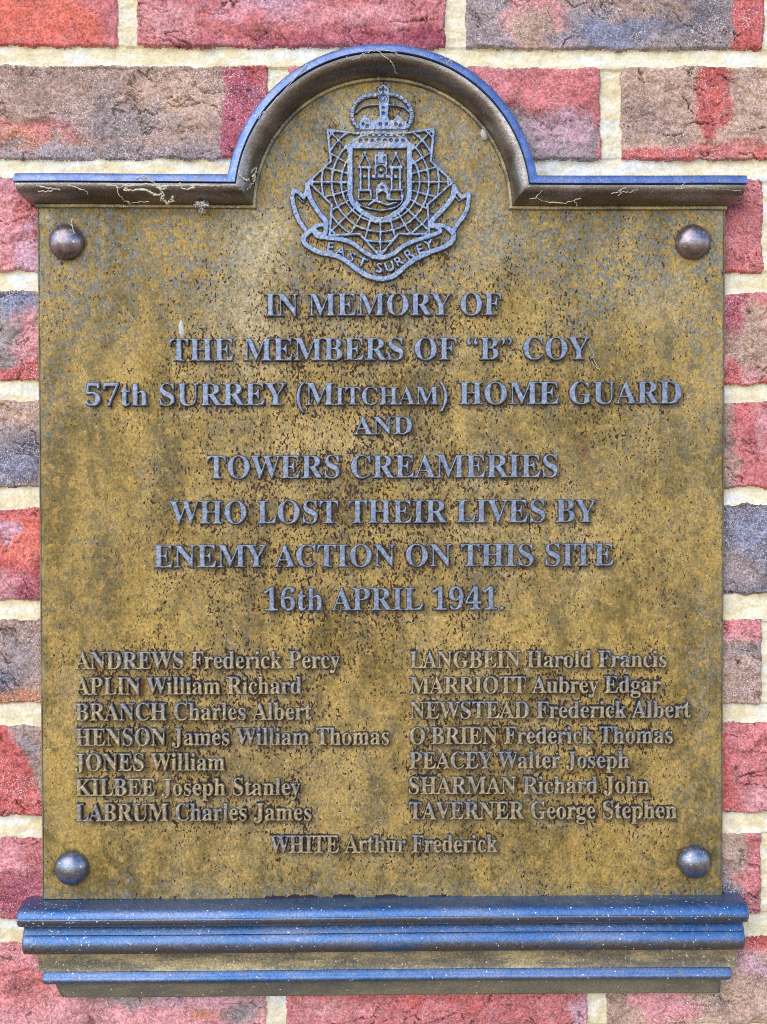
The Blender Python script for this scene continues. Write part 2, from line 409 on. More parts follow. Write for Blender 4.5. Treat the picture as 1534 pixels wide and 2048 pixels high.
# a point in each brick that shows, its colour, and the patches fired into it:
# ('H', a, b, c) where a*x + b*y + c > 0, ('E', cx, cy, rx, ry)
PATCHES = [
 ((100, 40), ORANGE, 0.25, [('H', 0.8, -0.6, -128, PINK, 12), ('H', 0, 1, -84, RED, 8), ('H', 1, 0, -205, PINK, 10)]),
 ((600, 40), PINK, 0.45, [('E', 540, 8, 90, 26, LILAC, 20), ('E', 330, 40, 60, 40, ROSE, 20), ('H', 0.1, 1, -132, WINE, 16), ('E', 700, 25, 120, 20, ROSE, 25)]),
 ((1200, 50), GREY, 0.9, [('E', 1075, 45, 62, 60, ROSE, 14), ('E', 1075, 60, 50, 45, TAN, 18), ('E', 1230, 55, 90, 46, SLATE, 22), ('E', 1390, 30, 60, 30, DARK, 25), ('E', 1260, 12, 80, 18, BROWN, 20), ('H', 1, 0, -1466, RED, 7)]),
 ((250, 220), BROWN, 1.0, [('E', 360, 190, 90, 60, TAN, 30), ('E', 90, 270, 80, 30, PINK, 18), ('E', 60, 300, 110, 30, RUST, 30), ('H', 0, 1, -290, GREY, 16), ('E', 230, 240, 80, 40, GREY, 30), ('H', 1, 0, -446, WINE, 8), ('H', 1, -0.5, -425, RED, 20)]),
 ((1100, 230), PINK, 0.6, [('H', -0.1, 1, -118, GREY, 14), ('E', 1120, 265, 70, 30, LILAC, 22), ('H', 1, 0, -1190, PINK, 10)]),
 ((1330, 230), TAN, 0.9, [('E', 1300, 250, 60, 40, BROWN, 25), ('E', 1427, 200, 38, 90, RED, 8), ('H', 0.07, 1, -388, RED, 9), ('H', 1, 1, -1900, BROWN, 200)]),
 ((40, 450), PINK, 0.55, [('E', 60, 520, 40, 60, LILAC, 25), ('H', -1, 0, 22, ROSE, 20)]),
 ((1490, 450), PINK, 0.6, [('H', -1, -0.3, 1600, WINE, 22), ('H', 0, 1, -535, RED, 8)]),
 ((40, 680), GREY, 1.0, [('E', 40, 600, 50, 25, SLATE, 20), ('E', 66, 690, 34, 60, ROSE, 18), ('H', 0.25, 1, -735, RED, 8)]),
 ((1500, 680), ROSE, 0.9, [('H', 0, -1, 612, PINK, 8), ('E', 1510, 680, 50, 70, TAN, 20), ('E', 1462, 610, 22, 40, WINE, 16), ('E', 1464, 750, 24, 26, RED, 10), ('H', 0, 1, -762, RED, 8)]),
 ((40, 890), GREY, 1.0, [('H', 0, -1, 858, TAN, 18), ('E', 60, 920, 60, 50, DARK, 25), ('E', 20, 940, 40, 26, SLATE, 25)]),
 ((1500, 890), PINK, 0.5, [('H', -1, 0, 1473, BROWN, 12), ('E', 1490, 830, 25, 40, RED, 15), ('E', 1525, 850, 14, 26, ROSE, 12)]),
 ((40, 1100), RED, 0.5, [('E', 40, 1080, 60, 40, ORANGE, 18), ('E', 10, 1060, 20, 26, LILAC, 12), ('H', -0.3, 1, -1138, ROSE, 14), ('E', 60, 1180, 26, 26, WINE, 18)]),
 ((1490, 1100), DARK, 1.2, [('E', 1500, 1070, 50, 40, SLATE, 26), ('E', 1470, 1140, 40, 40, GREY, 25)]),
 ((40, 1330), BROWN, 1.1, [('E', 30, 1310, 45, 45, GREY, 25), ('E', 5, 1370, 26, 22, DARK, 15), ('H', 0, 1, -1388, RUST, 16)]),
 ((1490, 1330), BROWN, 1.1, [('H', 0, -1, 1285, ROSE, 8), ('E', 1490, 1300, 60, 14, GREY, 10), ('H', 0, -1, 1262, PINK, 6)]),
 ((60, 1540), BROWN, 0.9, [('E', 40, 1490, 50, 30, GREY, 22), ('H', -1, 0.36, -500, RED, 10), ('H', -1, 1, -1527, RED, 12)]),
 ((1490, 1540), PINK, 0.55, [('H', -1, 0.2, 1150, RED, 14), ('E', 1510, 1600, 30, 40, ROSE, 16)]),
 ((40, 1750), PINK, 0.7, [('E', 40, 1800, 60, 50, WINE, 30), ('E', 20, 1710, 30, 20, ROSE, 20)]),
 ((1490, 1750), PINK, 0.8, [('H', -1, -0.12, 1692, BROWN, 10), ('E', 1458, 1790, 20, 40, DARK, 14)]),
 ((250, 2010), ROSE, 0.7, [('E', 265, 1995, 60, 16, GREY, 14), ('E', 402, 2028, 38, 12, RUST, 8), ('E', 40, 1960, 60, 60, PINK, 30), ('E', 480, 2030, 40, 30, GREY, 16), ('E', 400, 2005, 60, 14, LILAC, 14)]),
 ((900, 2020), PINK, 0.55, [('E', 650, 2020, 60, 20, ROSE, 20), ('E', 1160, 2020, 20, 40, LILAC, 14), ('E', 900, 2000, 90, 10, RED, 14)]),
 ((1400, 2020), TAN, 0.9, [('H', -1, 0, 1262, BROWN, 8), ('E', 1330, 2015, 70, 40, ROSE, 10), ('H', 0, -1, 1905, RED, 8), ('E', 1500, 1930, 40, 18, LILAC, 22)]),
]
FW = (D + 17) / D
def to_wall(a, c): return c + (a - c) * FW

def build_wall():
    def axis(lo, hi, a, b, fine, coarse):
        out = [a]; x = a; st = fine
        while x < b: x += fine; out.append(x)
        while out[-1] < hi: st = min(st * 1.25, coarse); out.append(out[-1] + st)
        st = fine
        while out[0] > lo: st = min(st * 1.25, coarse); out.insert(0, out[0] - st)
        return np.array(out)
    xs = axis(-300, 1834, -12, 1546, 2.0, 9.0); ys = axis(-260, 2300, -12, 2060, 2.0, 9.0)
    X, Y = np.meshgrid(xs, ys)
    f = X / 1534.0
    wob = fbm(X / 90, Y / 300, 3, 5) * 3.0
    ex = fbm(X / 26, Y / 26, 4, 11) * 2.6 + vn(X / 5, Y / 5, 12) * 1.1
    ey = fbm(X / 24, Y / 24, 4, 21) * 2.8 + vn(X / 4.6, Y / 4.6, 22) * 1.2
    best = np.full(X.shape, -99.0); own = np.full(X.shape, -1)
    tb = np.full(X.shape, 0.5)
    bricks = []
    for k in range(len(BEDS) - 1):
        a, b = BEDS[k], BEDS[k + 1]
        yt = a[1] * (1 - f) + a[3] * f + wob; yb = b[0] * (1 - f) + b[2] * f + wob
        y0, y1 = yb, b[1] * (1 - f) + b[3] * f + wob
        t = (Y - y0) / (y1 - y0)
        tb = np.where((t > -0.15) & (t < 1.15), t, tb)
        hd = HEADS[k + 1]
        for i in range(len(hd) - 1):
            xa, xb = hd[i] + 18, hd[i + 1] - 18
            if k == 3 and xb == 872: pass
            id_ = len(bricks)
            jit = np.random.RandomState(id_ + 3).uniform(-1, 1, 4)
            dx = np.minimum(X - xa - jit[0] * 3, xb + jit[1] * 3 - X) + ex
            dy = np.minimum(Y - yt, yb - Y) + ey
            m = np.minimum(dx, dy)
            r = 9.0
            cx, cy = np.maximum(r - dx, 0), np.maximum(r - dy, 0)
            d = np.where((dx < r) & (dy < r), r - np.hypot(cx, cy), m)
            bricks.append((xa, xb, k, jit))
            s = d > best
            best = np.where(s, d, best); own = np.where(s, id_, own)
    rs = np.random.RandomState(4)
    col = np.zeros(X.shape + (3,)); grit = np.ones(X.shape); Zb = np.zeros(X.shape)
    for id_, (xa, xb, k, jit) in enumerate(bricks):
        sel = own == id_
        if not sel.any(): continue
        x, y = X[sel], Y[sel]
        yt = BEDS[k][1]; yb = BEDS[k + 1][0]
        spec = None
        for p in PATCHES:
            if xa < p[0][0] < xb and yt < p[0][1] < yb: spec = p
        if spec is None:
            pal = [PINK, RED, BROWN, GREY, ROSE, TAN]
            spec = (None, pal[rs.randint(6)], 0.8, [('E', rs.uniform(xa, xb), rs.uniform(yt, yb), 120, 60, pal[rs.randint(6)], 30)])
        c = np.ones((len(x), 3)) * np.array(spec[1])
        n = fbm(x / 34, y / 34, 5, 40 + id_, 0.6)
        for q in spec[3]:
            if q[0] == 'H':
                nrm = math.hypot(q[1], q[2]); fd = (q[1] * x + q[2] * y + q[3]) / nrm; cc, sf = q[4], q[5]
            else:
                fd = (1 - np.hypot((x - q[1]) / q[3], (y - q[2]) / q[4])) * min(q[3], q[4]); cc, sf = q[5], q[6]
            w = sst(-sf, sf, fd + n * (7 + sf * 0.7))[:, None]
            c = c * (1 - w) + np.array(cc) * w
        big = fbm(x / 60, y / 50, 4, 70 + id_)[:, None]
        c = c * (1 + 0.20 * big) + np.array([0.03, 0.03, 0.045]) * np.clip(fbm(x / 18, y / 18, 4, 90 + id_), 0, 1)[:, None]
        g = spec[2]
        # folds and cracks of the hand-made face, running aslant
        ang = jit[2] * 0.5 + 0.25
        ca, sa = math.cos(ang), math.sin(ang)
        u = (x * ca + y * sa) + 26 * fbm(x / 70, y / 70, 3, 110 + id_); v = (-x * sa + y * ca) + 16 * fbm(x / 45, y / 45, 4, 130 + id_)
        fold = fbm(u / 130, v / 34, 4, 150 + id_)
        crk = np.exp(-(fold / 0.030) ** 2) * sst(0.12, 0.4, vn(x / 52, y / 40, 170 + id_) + 0.10 * g)
        fold2 = fbm(u / 70 + 9, v / 22 - 4, 3, 190 + id_)
        crk2 = np.exp(-(fold2 / 0.034) ** 2) * sst(0.35, 0.6, vn(x / 38, y / 30, 210 + id_))
        sm = 0.35 if spec[1] == ORANGE else 1.0
        z = -16 + jit[3] * 2.2 + 5.2 * sm * fold + 1.8 * sm * fbm(x / 16, y / 16, 4, 230 + id_, 0.6) - 8.0 * sm * crk - 5.5 * sm * crk2 - 3.0 * sst(0.62, 0.8, vn(x / 7, y / 7, 270 + id_)) * sst(0.1, 0.5, vn(x / 45, y / 45, 271))
        step = sst(-0.03, 0.03, fold) * sst(0.0, 0.3, vn(x / 52, y / 40, 170 + id_))
        z -= 2.8 * step * sm
        c = c * (1 - 0.72 * sm * np.clip(crk + 0.7 * crk2, 0, 1))[:, None]
        col[sel] = c; grit[sel] = np.clip(g * (0.75 + 0.5 * fbm(x / 40, y / 40, 3, 250 + id_)), 0, 1.3); Zb[sel] = z
    cover = sst(0.0, 6.5, best)
    t = np.clip(tb, 0, 1)
    zm = -27.5 + 9.0 * t ** 1.2 + 1.5 * fbm(X / 45, Y / 16, 4, 300) + 0.9 * vn(X / 5, Y / 5, 301)
    Z = zm * (1 - cover) + np.maximum(Zb, zm + 1) * cover
    isb = best > 1.2
    w = np.clip(0.5 + 0.8 * fbm(X / 50, Y / 16, 4, 320), 0, 1)[..., None]
    mc = np.array([0.66, 0.565, 0.355]) * (1 - w) + np.array([0.71, 0.665, 0.53]) * w
    wl_ = np.clip(1.2 * fbm(X / 70, Y / 30, 3, 340) - 0.35, 0, 1)[..., None]
    mc = mc * (1 - wl_) + np.array([0.70, 0.72, 0.71]) * wl_
    # lime bloom on brick beside the joint
    bloom = (np.exp(-np.clip(best, 0, 99) / 4.0) * np.clip(0.35 + fbm(X / 20, Y / 20, 3, 360), 0, 1))[..., None] * 0.55
    bcol = col * (1 - bloom) + np.array([0.55, 0.47, 0.44]) * bloom
    Xw, Yw = to_wall(X, 767.0), to_wall(Y, 1024.0)
    fb = isb[:-1, :-1] & isb[1:, 1:] | isb[:-1, 1:] & isb[1:, :-1]
    cxm, cym = X[:-1, :-1], Y[:-1, :-1]
    vis = ~((cxm > 130) & (cxm < 1400) & (cym > 470) & (cym < 1760))
    root = empty('brick_wall', 767, 2300, -17)
    root['label'] = 'weathered red and grey brick wall with cream mortar behind the plaque'
    root['category'] = 'wall'
    grid('brickwork', Xw, Yw, Z, fb & vis, M_BRICK, root, {'col': bcol}, {'grit': grit})
    grid('mortar', Xw, Yw, Z, ~fb & vis, M_MORTAR, root, {'col': mc})
    # the body of the wall behind the face
    co = np.array([(x, y, z) for z in (-34, -330) for y in (to_wall(-260, 1024), to_wall(2300, 1024)) for x in (to_wall(-300, 767), to_wall(1834, 767))], float)
    mesh('wall_core', co, [(0, 1, 3, 2), (4, 6, 7, 5), (0, 4, 5, 1), (2, 3, 7, 6), (0, 2, 6, 4), (1, 5, 7, 3)], M_MORTAR, root, False, {'col': np.ones((8, 3)) * 0.45})
build_wall()

# ------------------------------------------------------------------ letterforms: heavy roman capitals, outlines in 1/1000 em
GLYPHS = {}
for _row in """A	650	-13,0 -13,27 14,32 35,45 54,70 73,111 307,694 334,693 572,129 612,51 633,33 660,27 660,0 341,0 341,27 386,32 413,45 422,68 406,121 376,197 154,197 117,105 113,88 111,72 129,38 184,27 190,27 190,0|169,239 360,239 263,475
B	659	24,0 24,26 67,32 93,48 107,76 111,122 111,549 109,587 103,614 92,633 76,644 53,651 23,653 23,678 328,678 408,674 474,661 525,639 561,609 583,570 590,522 583,476 564,438 531,408 486,384 427,368 487,353 536,332 574,306 601,275 618,238 623,196 619,152 605,113 583,80 552,52 522,33 487,19 447,8 403,2 354,0|271,375 280,375 328,378 365,389 392,406 410,431 420,467 424,514 421,555 414,589 401,614 370,638 322,646 294,643 280,633 273,613 271,582|330,36 369,40 400,52 422,73 436,103 445,142 448,191 444,241 432,280 413,309 384,328 344,340 294,344 271,344 271,97 274,68 284,50 301,39
C	697	382,-16 343,-14 306,-9 270,0 236,13 204,30 168,54 135,84 107,117 83,156 67,189 55,224 46,261 41,299 39,340 41,380 46,419 55,455 67,490 84,523 108,560 136,594 169,623 207,648 239,664 273,677 309,686 346,691 386,693 422,691 460,684 502,672 547,655 577,648 607,659 624,693 650,693 650,459 625,459 606,503 584,542 559,577 531,606 499,630 466,646 432,657 395,660 340,651 294,624 259,579 234,516 219,436 214,337 220,245 236,169 264,111 303,69 353,43 414,35 454,38 494,49 533,66 562,84 589,105 614,130 638,158 666,132 630,87 589,50 544,21 494,0 440,-12
D	738	30,0 30,26 69,32 94,44 106,69 110,111 110,557 105,606 91,634 64,648 22,653 22,678 330,678 388,676 440,668 488,656 532,639 570,617 604,590 632,559 655,523 674,483 687,439 694,391 697,339 687,235 657,151 608,85 538,38 449,9 340,0|331,36 377,41 416,55 449,78 476,112 490,139 501,171 510,207 517,247 521,292 522,341 517,434 501,510 474,569 438,611 390,637 332,645 301,641 282,630 274,609 271,573 271,107 274,72 282,50 300,40
E	658	21,0 21,25 66,30 93,44 107,72 112,116 112,549 107,603 92,634 66,648 24,653 24,678 594,678 594,476 571,476 562,519 549,555 530,583 506,605 477,621 440,632 396,639 345,641 298,638 285,632 277,620 272,578 272,366 288,366 329,370 361,381 386,401 405,428 419,466 429,514 453,514 453,176 428,176 423,213 416,244 406,270 386,299 358,318 322,328 276,331 272,331 272,100 276,70 286,52 307,44 343,41 389,43 430,48 466,58 498,71 527,89 552,112 574,139 594,173 612,213 640,213 599,0
F	602	23,0 23,26 66,34 93,50 107,79 111,125 111,558 106,603 92,630 64,645 21,653 21,678 586,678 586,476 562,476 554,514 543,547 529,574 501,605 462,626 428,635 389,640 342,642 298,640 284,635 277,627 271,593 271,368 283,368 323,372 356,383 381,403 400,430 414,468 423,516 450,516 450,176 424,176 415,229 401,270 382,298 357,318 323,329 281,333 271,333 271,120 273,88 280,64 292,46 312,35 342,29 382,26 382,0
G	756	399,-15 357,-13 317,-8 279,1 244,13 211,29 173,53 139,82 110,115 86,153 69,186 57,221 48,259 43,299 41,341 43,382 48,420 57,457 69,491 86,524 110,561 138,594 171,623 208,648 239,664 273,677 308,686 345,691 383,693 423,691 464,684 506,672 550,656 577,649 592,652 604,660 624,693 651,693 651,458 625,458 609,497 591,532 569,564 545,592 518,615 490,634 460,649 430,657 398,660 343,651 297,624 262,580 237,517 222,437 217,339 218,289 223,243 230,201 240,163 252,130 268,100 296,65 329,39 367,24 410,19 458,24 489,40 505,68 510,106 510,190 505,229 490,254 460,266 410,271 410,295 745,295 745,271 704,266 680,254 668,230 664,191 664,43 620,25 576,11 532,-1 488,-9 444,-13
H	779	23,0 23,26 66,32 93,47 107,75 111,120 111,564 106,605 92,631 66,646 24,653 24,678 360,678 360,653 304,643 288,633 278,618 273,596 271,564 271,373 509,373 509,564 502,618 493,633 477,643 420,653 420,678 755,678 755,653 712,646 686,632 673,606 669,564 669,120 673,77 686,49 712,33 755,26 755,0 420,0 420,26 463,32 490,46 504,73 509,120 509,329 271,329 271,120 276,75 289,47 316,32 360,26 360,0
I	388	20,0 20,26 63,34 91,48 107,72 112,112 112,576 108,614 94,636 66,648 20,653 20,678 364,678 364,653 319,648 292,636 277,614 272,576 272,115 279,66 289,50 307,39 366,26 366,0
J	492	162,-97 117,-93 77,-80 43,-60 17,-33 0,-1 -5,34 0,66 16,91 39,106 66,111 95,106 118,92 133,70 138,41 135,19 126,-2 114,-29 124,-52 156,-60 187,-54 207,-37 217,-8 220,32 220,546 218,582 212,609 200,628 182,640 155,648 118,653 118,678 468,678 468,653 436,649 412,642 396,630 387,612 380,546 380,132 374,62 356,5 326,-40 283,-72 229,-91
K	760	24,0 24,26 68,32 94,47 108,75 112,120 112,564 107,605 94,632 67,647 25,653 25,678 361,678 361,653 305,643 289,633 279,618 274,596 272,564 272,348 478,556 509,593 519,623 509,640 481,650 433,653 433,678 723,678 723,653 710,653 681,650 650,640 618,624 584,601 549,572 513,537 403,424 690,69 725,37 746,29 773,26 773,0 418,0 418,26 456,27 479,31 493,40 497,51 490,70 471,98 297,318 272,295 272,120 277,75 290,47 317,32 361,26 361,0
L	635	23,0 23,26 66,32 93,47 107,75 111,120 111,564 106,606 92,633 66,647 24,653 24,678 372,678 372,653 310,646 291,636 280,620 273,596 271,564 271,123 276,70 284,55 298,46 348,41 393,43 434,49 469,59 499,74 527,93 551,119 572,149 591,187 609,230 636,230 598,0
M	944	21,0 21,26 64,32 92,47 107,74 112,118 112,569 110,598 105,619 95,634 78,644 22,653 22,678 275,678 472,212 669,678 919,678 919,653 878,645 852,630 839,604 834,563 834,127 836,90 841,64 851,45 866,35 918,26 918,0 589,0 589,26 644,37 660,48 670,66 675,90 677,124 677,594 429,0 402,0 157,579 157,119 162,72 178,44 207,30 252,26 252,0
N	735	600,-16 159,521 159,117 163,73 176,46 203,32 248,26 248,0 27,0 27,26 58,29 81,35 96,45 106,62 111,85 113,117 113,578 54,645 27,653 27,678 233,678 582,251 582,562 580,594 575,616 565,632 549,643 493,653 493,678 714,678 714,653 671,647 645,633 632,605 628,561 628,-16
O	782	388,-16 352,-14 317,-9 283,-1 251,11 211,31 174,56 141,86 111,120 87,158 67,199 56,232 48,266 43,302 41,339 43,376 48,411 56,446 67,478 81,510 98,539 118,566 141,592 166,614 193,635 222,652 254,667 287,679 321,687 357,692 395,694 431,692 466,687 500,679 532,668 572,648 609,623 642,594 671,560 696,522 716,481 727,448 735,413 740,377 742,339 740,302 735,266 727,232 716,199 701,168 684,138 664,111 641,86 616,63 589,43 560,26 528,11 496,-1 461,-9 425,-14|394,18 446,27 489,54 522,98 546,161 560,241 565,339 564,390 560,436 553,478 544,516 532,549 518,579 492,614 461,640 426,655 387,660 335,651 292,624 259,580 235,517 221,437 216,339 217,289 221,243 228,201 237,163 249,129 264,100 290,64 320,38 355,23
P	622	23,0 23,26 66,32 93,47 107,75 111,120 111,564 106,605 92,631 66,646 24,653 24,678 318,678 366,677 409,674 445,670 475,663 500,655 532,638 558,617 580,592 596,563 606,530 609,494 605,454 593,417 574,385 546,358 518,339 486,325 449,314 407,308 360,306 271,306 271,120 276,75 289,47 316,32 360,26 360,0|271,342 300,342 345,346 379,357 404,376 421,404 432,442 435,490 432,537 424,576 410,605 388,626 359,638 322,642 297,639 282,631 274,616 271,593
R	704	23,0 23,26 66,32 93,47 107,75 111,120 111,564 106,605 92,631 66,646 24,653 24,678 323,678 371,677 415,673 454,667 489,658 520,647 547,634 579,609 603,578 616,541 621,498 615,452 597,412 566,379 524,353 469,333 643,75 674,38 690,29 712,26 715,26 715,0 504,0 300,316 271,316 271,120 276,75 289,47 316,32 360,26 360,0|271,348 303,348 350,352 388,364 417,385 436,414 448,452 452,500 447,551 433,591 410,619 376,636 334,642 301,639 282,629 274,609 271,574
S	581	64,-16 64,235 93,235 107,184 123,140 143,104 166,74 192,51 222,35 256,25 293,22 328,26 358,36 383,54 407,89 415,133 406,174 379,209 335,238 242,284 201,306 167,328 138,352 115,376 92,411 78,450 74,494 77,533 86,568 100,600 120,627 143,650 172,669 203,683 238,691 275,694 342,687 420,667 434,664 446,662 467,670 477,694 505,694 505,475 480,475 469,511 455,543 437,573 417,599 394,621 370,639 330,656 289,662 243,655 208,635 186,604 178,566 185,530 204,501 224,484 250,467 281,451 377,406 415,387 447,367 473,347 502,315 521,280 532,242 535,198 532,157 521,120 505,86 481,56 453,32 418,12 378,-3 334,-12 286,-15 236,-12 187,1 146,14 126,18 112,16 103,11 91,-16
T	630	137,0 137,26 183,31 212,46 227,74 232,120 232,645 222,645 173,640 131,625 97,601 76,576 60,546 49,512 43,473 16,473 16,678 611,678 611,472 586,472 576,525 558,568 531,602 496,626 452,640 400,645 392,645 392,120 397,73 412,45 440,31 488,26 488,0
U	733	369,-19 317,-17 271,-9 231,3 197,20 170,42 148,70 131,102 119,140 111,183 109,231 109,564 104,605 91,631 64,646 22,653 22,678 358,678 358,653 302,643 285,633 276,618 269,564 269,208 271,167 277,131 288,101 302,77 329,52 365,38 409,33 462,39 506,56 540,84 565,124 579,175 584,237 584,563 579,604 565,630 536,645 489,653 489,678 706,678 706,653 668,644 644,628 633,602 629,563 629,270 627,221 622,176 613,137 601,102 585,73 566,48 537,24 504,5 464,-8 419,-16
V	637	316,-19 66,567 34,626 12,644 -21,653 -21,678 314,678 314,653 274,651 248,644 232,630 227,610 240,563 385,213 518,562 528,609 523,630 509,643 483,650 445,653 445,678 658,678 658,653 630,649 608,636 589,612 569,570 342,-19
W	910	254,-16 48,585 36,615 22,636 4,648 -23,653 -23,678 269,678 269,653 242,650 223,643 212,630 209,611 220,555 332,228 448,525 426,594 414,623 398,640 375,648 341,653 341,678 654,678 654,653 602,643 585,613 594,575 706,247 805,550 817,605 813,627 801,641 780,649 749,653 749,678 929,678 929,653 904,644 885,627 870,601 856,565 664,-16 637,-16 470,460 283,-16
Y	634	151,0 151,26 195,32 221,47 234,75 239,120 239,266 69,576 44,617 21,639 1,648 -20,652 -20,678 308,678 308,652 291,652 267,650 248,644 236,633 232,620 244,583 370,336 496,545 513,580 519,607 500,641 444,652 439,652 439,678 654,678 654,652 630,646 609,632 570,583 399,303 399,120 404,75 417,47 444,32 488,26 488,0
a	512	379,-15 337,-8 310,15 298,52 263,24 225,3 185,-9 142,-13 96,-6 60,17 38,51 30,94 37,135 59,172 95,203 123,219 158,236 198,252 244,268 296,283 296,359 292,395 278,420 255,435 220,440 171,432 155,408 169,382 180,362 183,344 178,320 164,300 142,288 115,284 87,289 66,302 53,324 49,352 55,385 74,415 103,439 141,458 171,467 205,472 241,474 291,472 332,464 366,452 392,435 416,404 431,363 436,313 436,93 439,59 444,53 453,51 477,62 490,41 456,10 419,-9|225,50 259,61 278,75 296,94 296,252 244,234 206,206 184,170 176,125 188,69
b	537	64,-17 64,578 62,616 55,638 39,648 12,654 12,678 206,678 206,415 232,441 261,459 294,470 329,474 363,471 394,461 422,445 448,423 469,397 486,365 499,329 506,290 509,247 507,210 502,175 493,143 480,112 459,75 433,44 402,19 366,0 328,-11 286,-15 253,-11 220,-1 188,17 156,42 79,-17|272,21 317,34 345,73 354,104 360,141 364,186 365,238 364,281 360,318 353,349 344,374 316,406 274,417 252,413 231,402 215,383 206,360 206,102 213,57 235,30
c	437	232,-15 195,-12 161,-1 129,16 100,39 76,68 56,101 41,139 32,179 29,223 32,270 43,313 60,353 82,388 110,417 143,442 179,460 218,471 260,475 305,472 342,461 373,444 403,409 413,365 409,340 397,321 377,308 352,304 319,312 299,335 292,373 293,389 294,404 284,433 252,442 221,435 198,416 181,383 170,338 167,279 169,228 176,183 188,145 204,114 232,82 265,63 304,57 339,63 372,79 404,107 424,90 392,52 357,23 319,2 277,-11
d	551	208,-15 175,-12 144,-1 116,16 90,38 69,66 52,99 39,136 32,176 29,219 31,256 35,291 43,324 54,354 72,389 94,419 121,443 151,460 183,471 217,474 261,468 299,449 332,417 332,597 328,623 316,640 294,650 262,654 262,678 475,678 475,112 477,81 484,61 498,48 526,41 526,16 493,15 457,11 418,5 376,-4 332,-15 332,58 309,26 280,3 247,-10|255,42 278,47 300,62 320,84 332,113 332,360 324,383 307,402 284,414 259,418 219,406 194,372 186,345 180,312 176,273 175,228 176,184 179,146 185,113 193,87 218,53
e	448	229,-15 192,-12 157,-1 126,16 98,39 74,68 55,102 41,142 32,186 29,234 32,279 41,320 56,358 76,391 101,420 130,443 162,460 197,471 234,474 275,470 311,460 343,442 371,417 393,386 408,349 418,306 421,258 421,247 174,247 180,181 195,129 219,92 253,70 297,63 335,70 370,92 402,128 424,108 398,70 370,40 339,16 305,-1 268,-12|173,286 300,286 300,320 299,358 294,389 288,413 269,435 240,442 211,433 190,407 177,364 173,303
f	318	22,0 22,24 59,33 68,41 74,52 78,109 78,412 24,412 24,462 78,462 78,526 83,575 99,616 126,648 152,668 183,681 219,689 259,692 298,689 331,679 357,664 383,632 392,595 388,567 375,546 356,533 334,529 310,533 291,544 279,560 275,582 278,603 287,626 292,635 294,644 288,656 268,660 243,655 229,640 222,615 220,581 220,462 303,462 303,412 220,412 220,97 224,60 235,38 258,28 297,24 297,0
g	487	217,-209 171,-207 132,-202 98,-193 71,-181 34,-149 21,-111 30,-81 57,-57 102,-38 65,-15 42,13 35,45 42,80 63,110 85,128 115,146 152,164 109,184 76,209 52,240 38,275 33,316 40,360 59,399 79,420 102,439 130,454 162,465 197,472 234,474 273,472 310,465 347,453 472,453 472,399 399,399 418,369 430,337 434,303 428,262 411,225 384,195 348,172 320,161 289,155 256,153 234,154 211,155 187,151 168,141 154,125 150,106 165,81 210,73 261,73 310,72 351,67 386,60 424,43 450,19 465,-14 470,-55 463,-100 441,-137 406,-168 377,-183 344,-194 307,-202 264,-207|234,185 264,193 284,217 291,242 296,274 297,314 296,354 291,386 284,411 264,434 234,442 204,434 185,411 176,386 172,354 170,314 172,274 176,242 185,217 204,193|239,-173 306,-168 354,-154 382,-131 392,-98 387,-76 371,-62 344,-54 305,-51 144,-51 118,-77 109,-108 117,-133 141,-154 166,-165 198,-171
h	567	27,0 27,24 52,28 67,38 75,56 78,83 78,594 76,621 68,639 53,650 28,655 28,678 220,678 220,397 250,431 284,455 321,469 362,474 409,468 445,449 471,417 487,372 492,315 492,83 494,56 502,39 517,28 541,24 541,0 301,0 301,24 308,24 340,39 350,83 350,323 348,359 341,384 327,399 302,404 272,398 245,380 220,350 220,83 222,56 230,39 244,28 268,24 268,0
i	295	150,539 121,544 96,560 80,585 75,614 80,644 96,668 121,685 150,690 179,685 204,668 220,644 225,614 220,585 203,560 179,544|27,0 27,24 52,29 68,38 75,55 78,83 78,375 76,406 70,424 55,433 30,437 31,462 221,462 221,83 223,56 230,39 244,29 268,24 268,0
j	312	158,541 129,546 104,562 88,587 83,616 89,646 105,670 129,686 158,692 188,686 212,670 229,646 234,616 229,587 212,563 188,546|53,-209 17,-206 -16,-195 -44,-179 -65,-157 -78,-132 -83,-104 -79,-79 -66,-60 -47,-47 -22,-43 3,-47 22,-58 35,-76 39,-98 36,-114 28,-130 16,-153 24,-169 46,-174 73,-168 87,-149 93,-119 95,-80 95,372 92,404 83,424 64,434 33,438 33,462 237,462 237,-32 234,-73 225,-109 210,-140 188,-165 162,-184 130,-198 94,-206
k	534	26,0 26,24 52,29 68,39 75,56 78,83 78,592 76,621 70,640 56,649 30,654 31,678 220,678 220,251 338,369 357,393 363,414 350,431 311,437 306,437 306,462 514,462 514,437 477,430 442,413 409,387 331,311 515,51 536,31 560,24 560,0 314,0 314,24 323,24 348,30 356,47 345,73 242,219 220,200 220,83 222,56 230,39 244,29 268,24 268,0
l	297	27,0 27,24 52,29 68,38 75,55 78,83 78,592 76,620 70,639 56,650 30,654 30,678 221,678 221,83 223,56 230,39 244,29 268,24 268,0
m	825	27,0 27,24 52,28 67,38 75,56 78,83 78,377 75,404 68,422 53,434 28,438 28,462 218,462 218,394 248,429 280,454 315,469 353,474 399,469 435,453 461,426 477,389 508,426 542,453 580,469 622,474 668,468 704,449 730,417 745,372 750,315 750,83 752,56 760,39 774,28 798,24 798,0 562,0 562,24 586,28 600,39 608,57 610,83 610,323 608,359 601,384 587,399 562,404 534,398 507,381 483,353 483,83 485,57 493,39 507,28 530,24 530,0 297,0 297,24 320,28 335,39 342,57 345,83 345,323 343,358 336,384 322,399 297,404 267,398 241,380 218,350 218,83 220,57 227,40 241,29 264,24 264,0
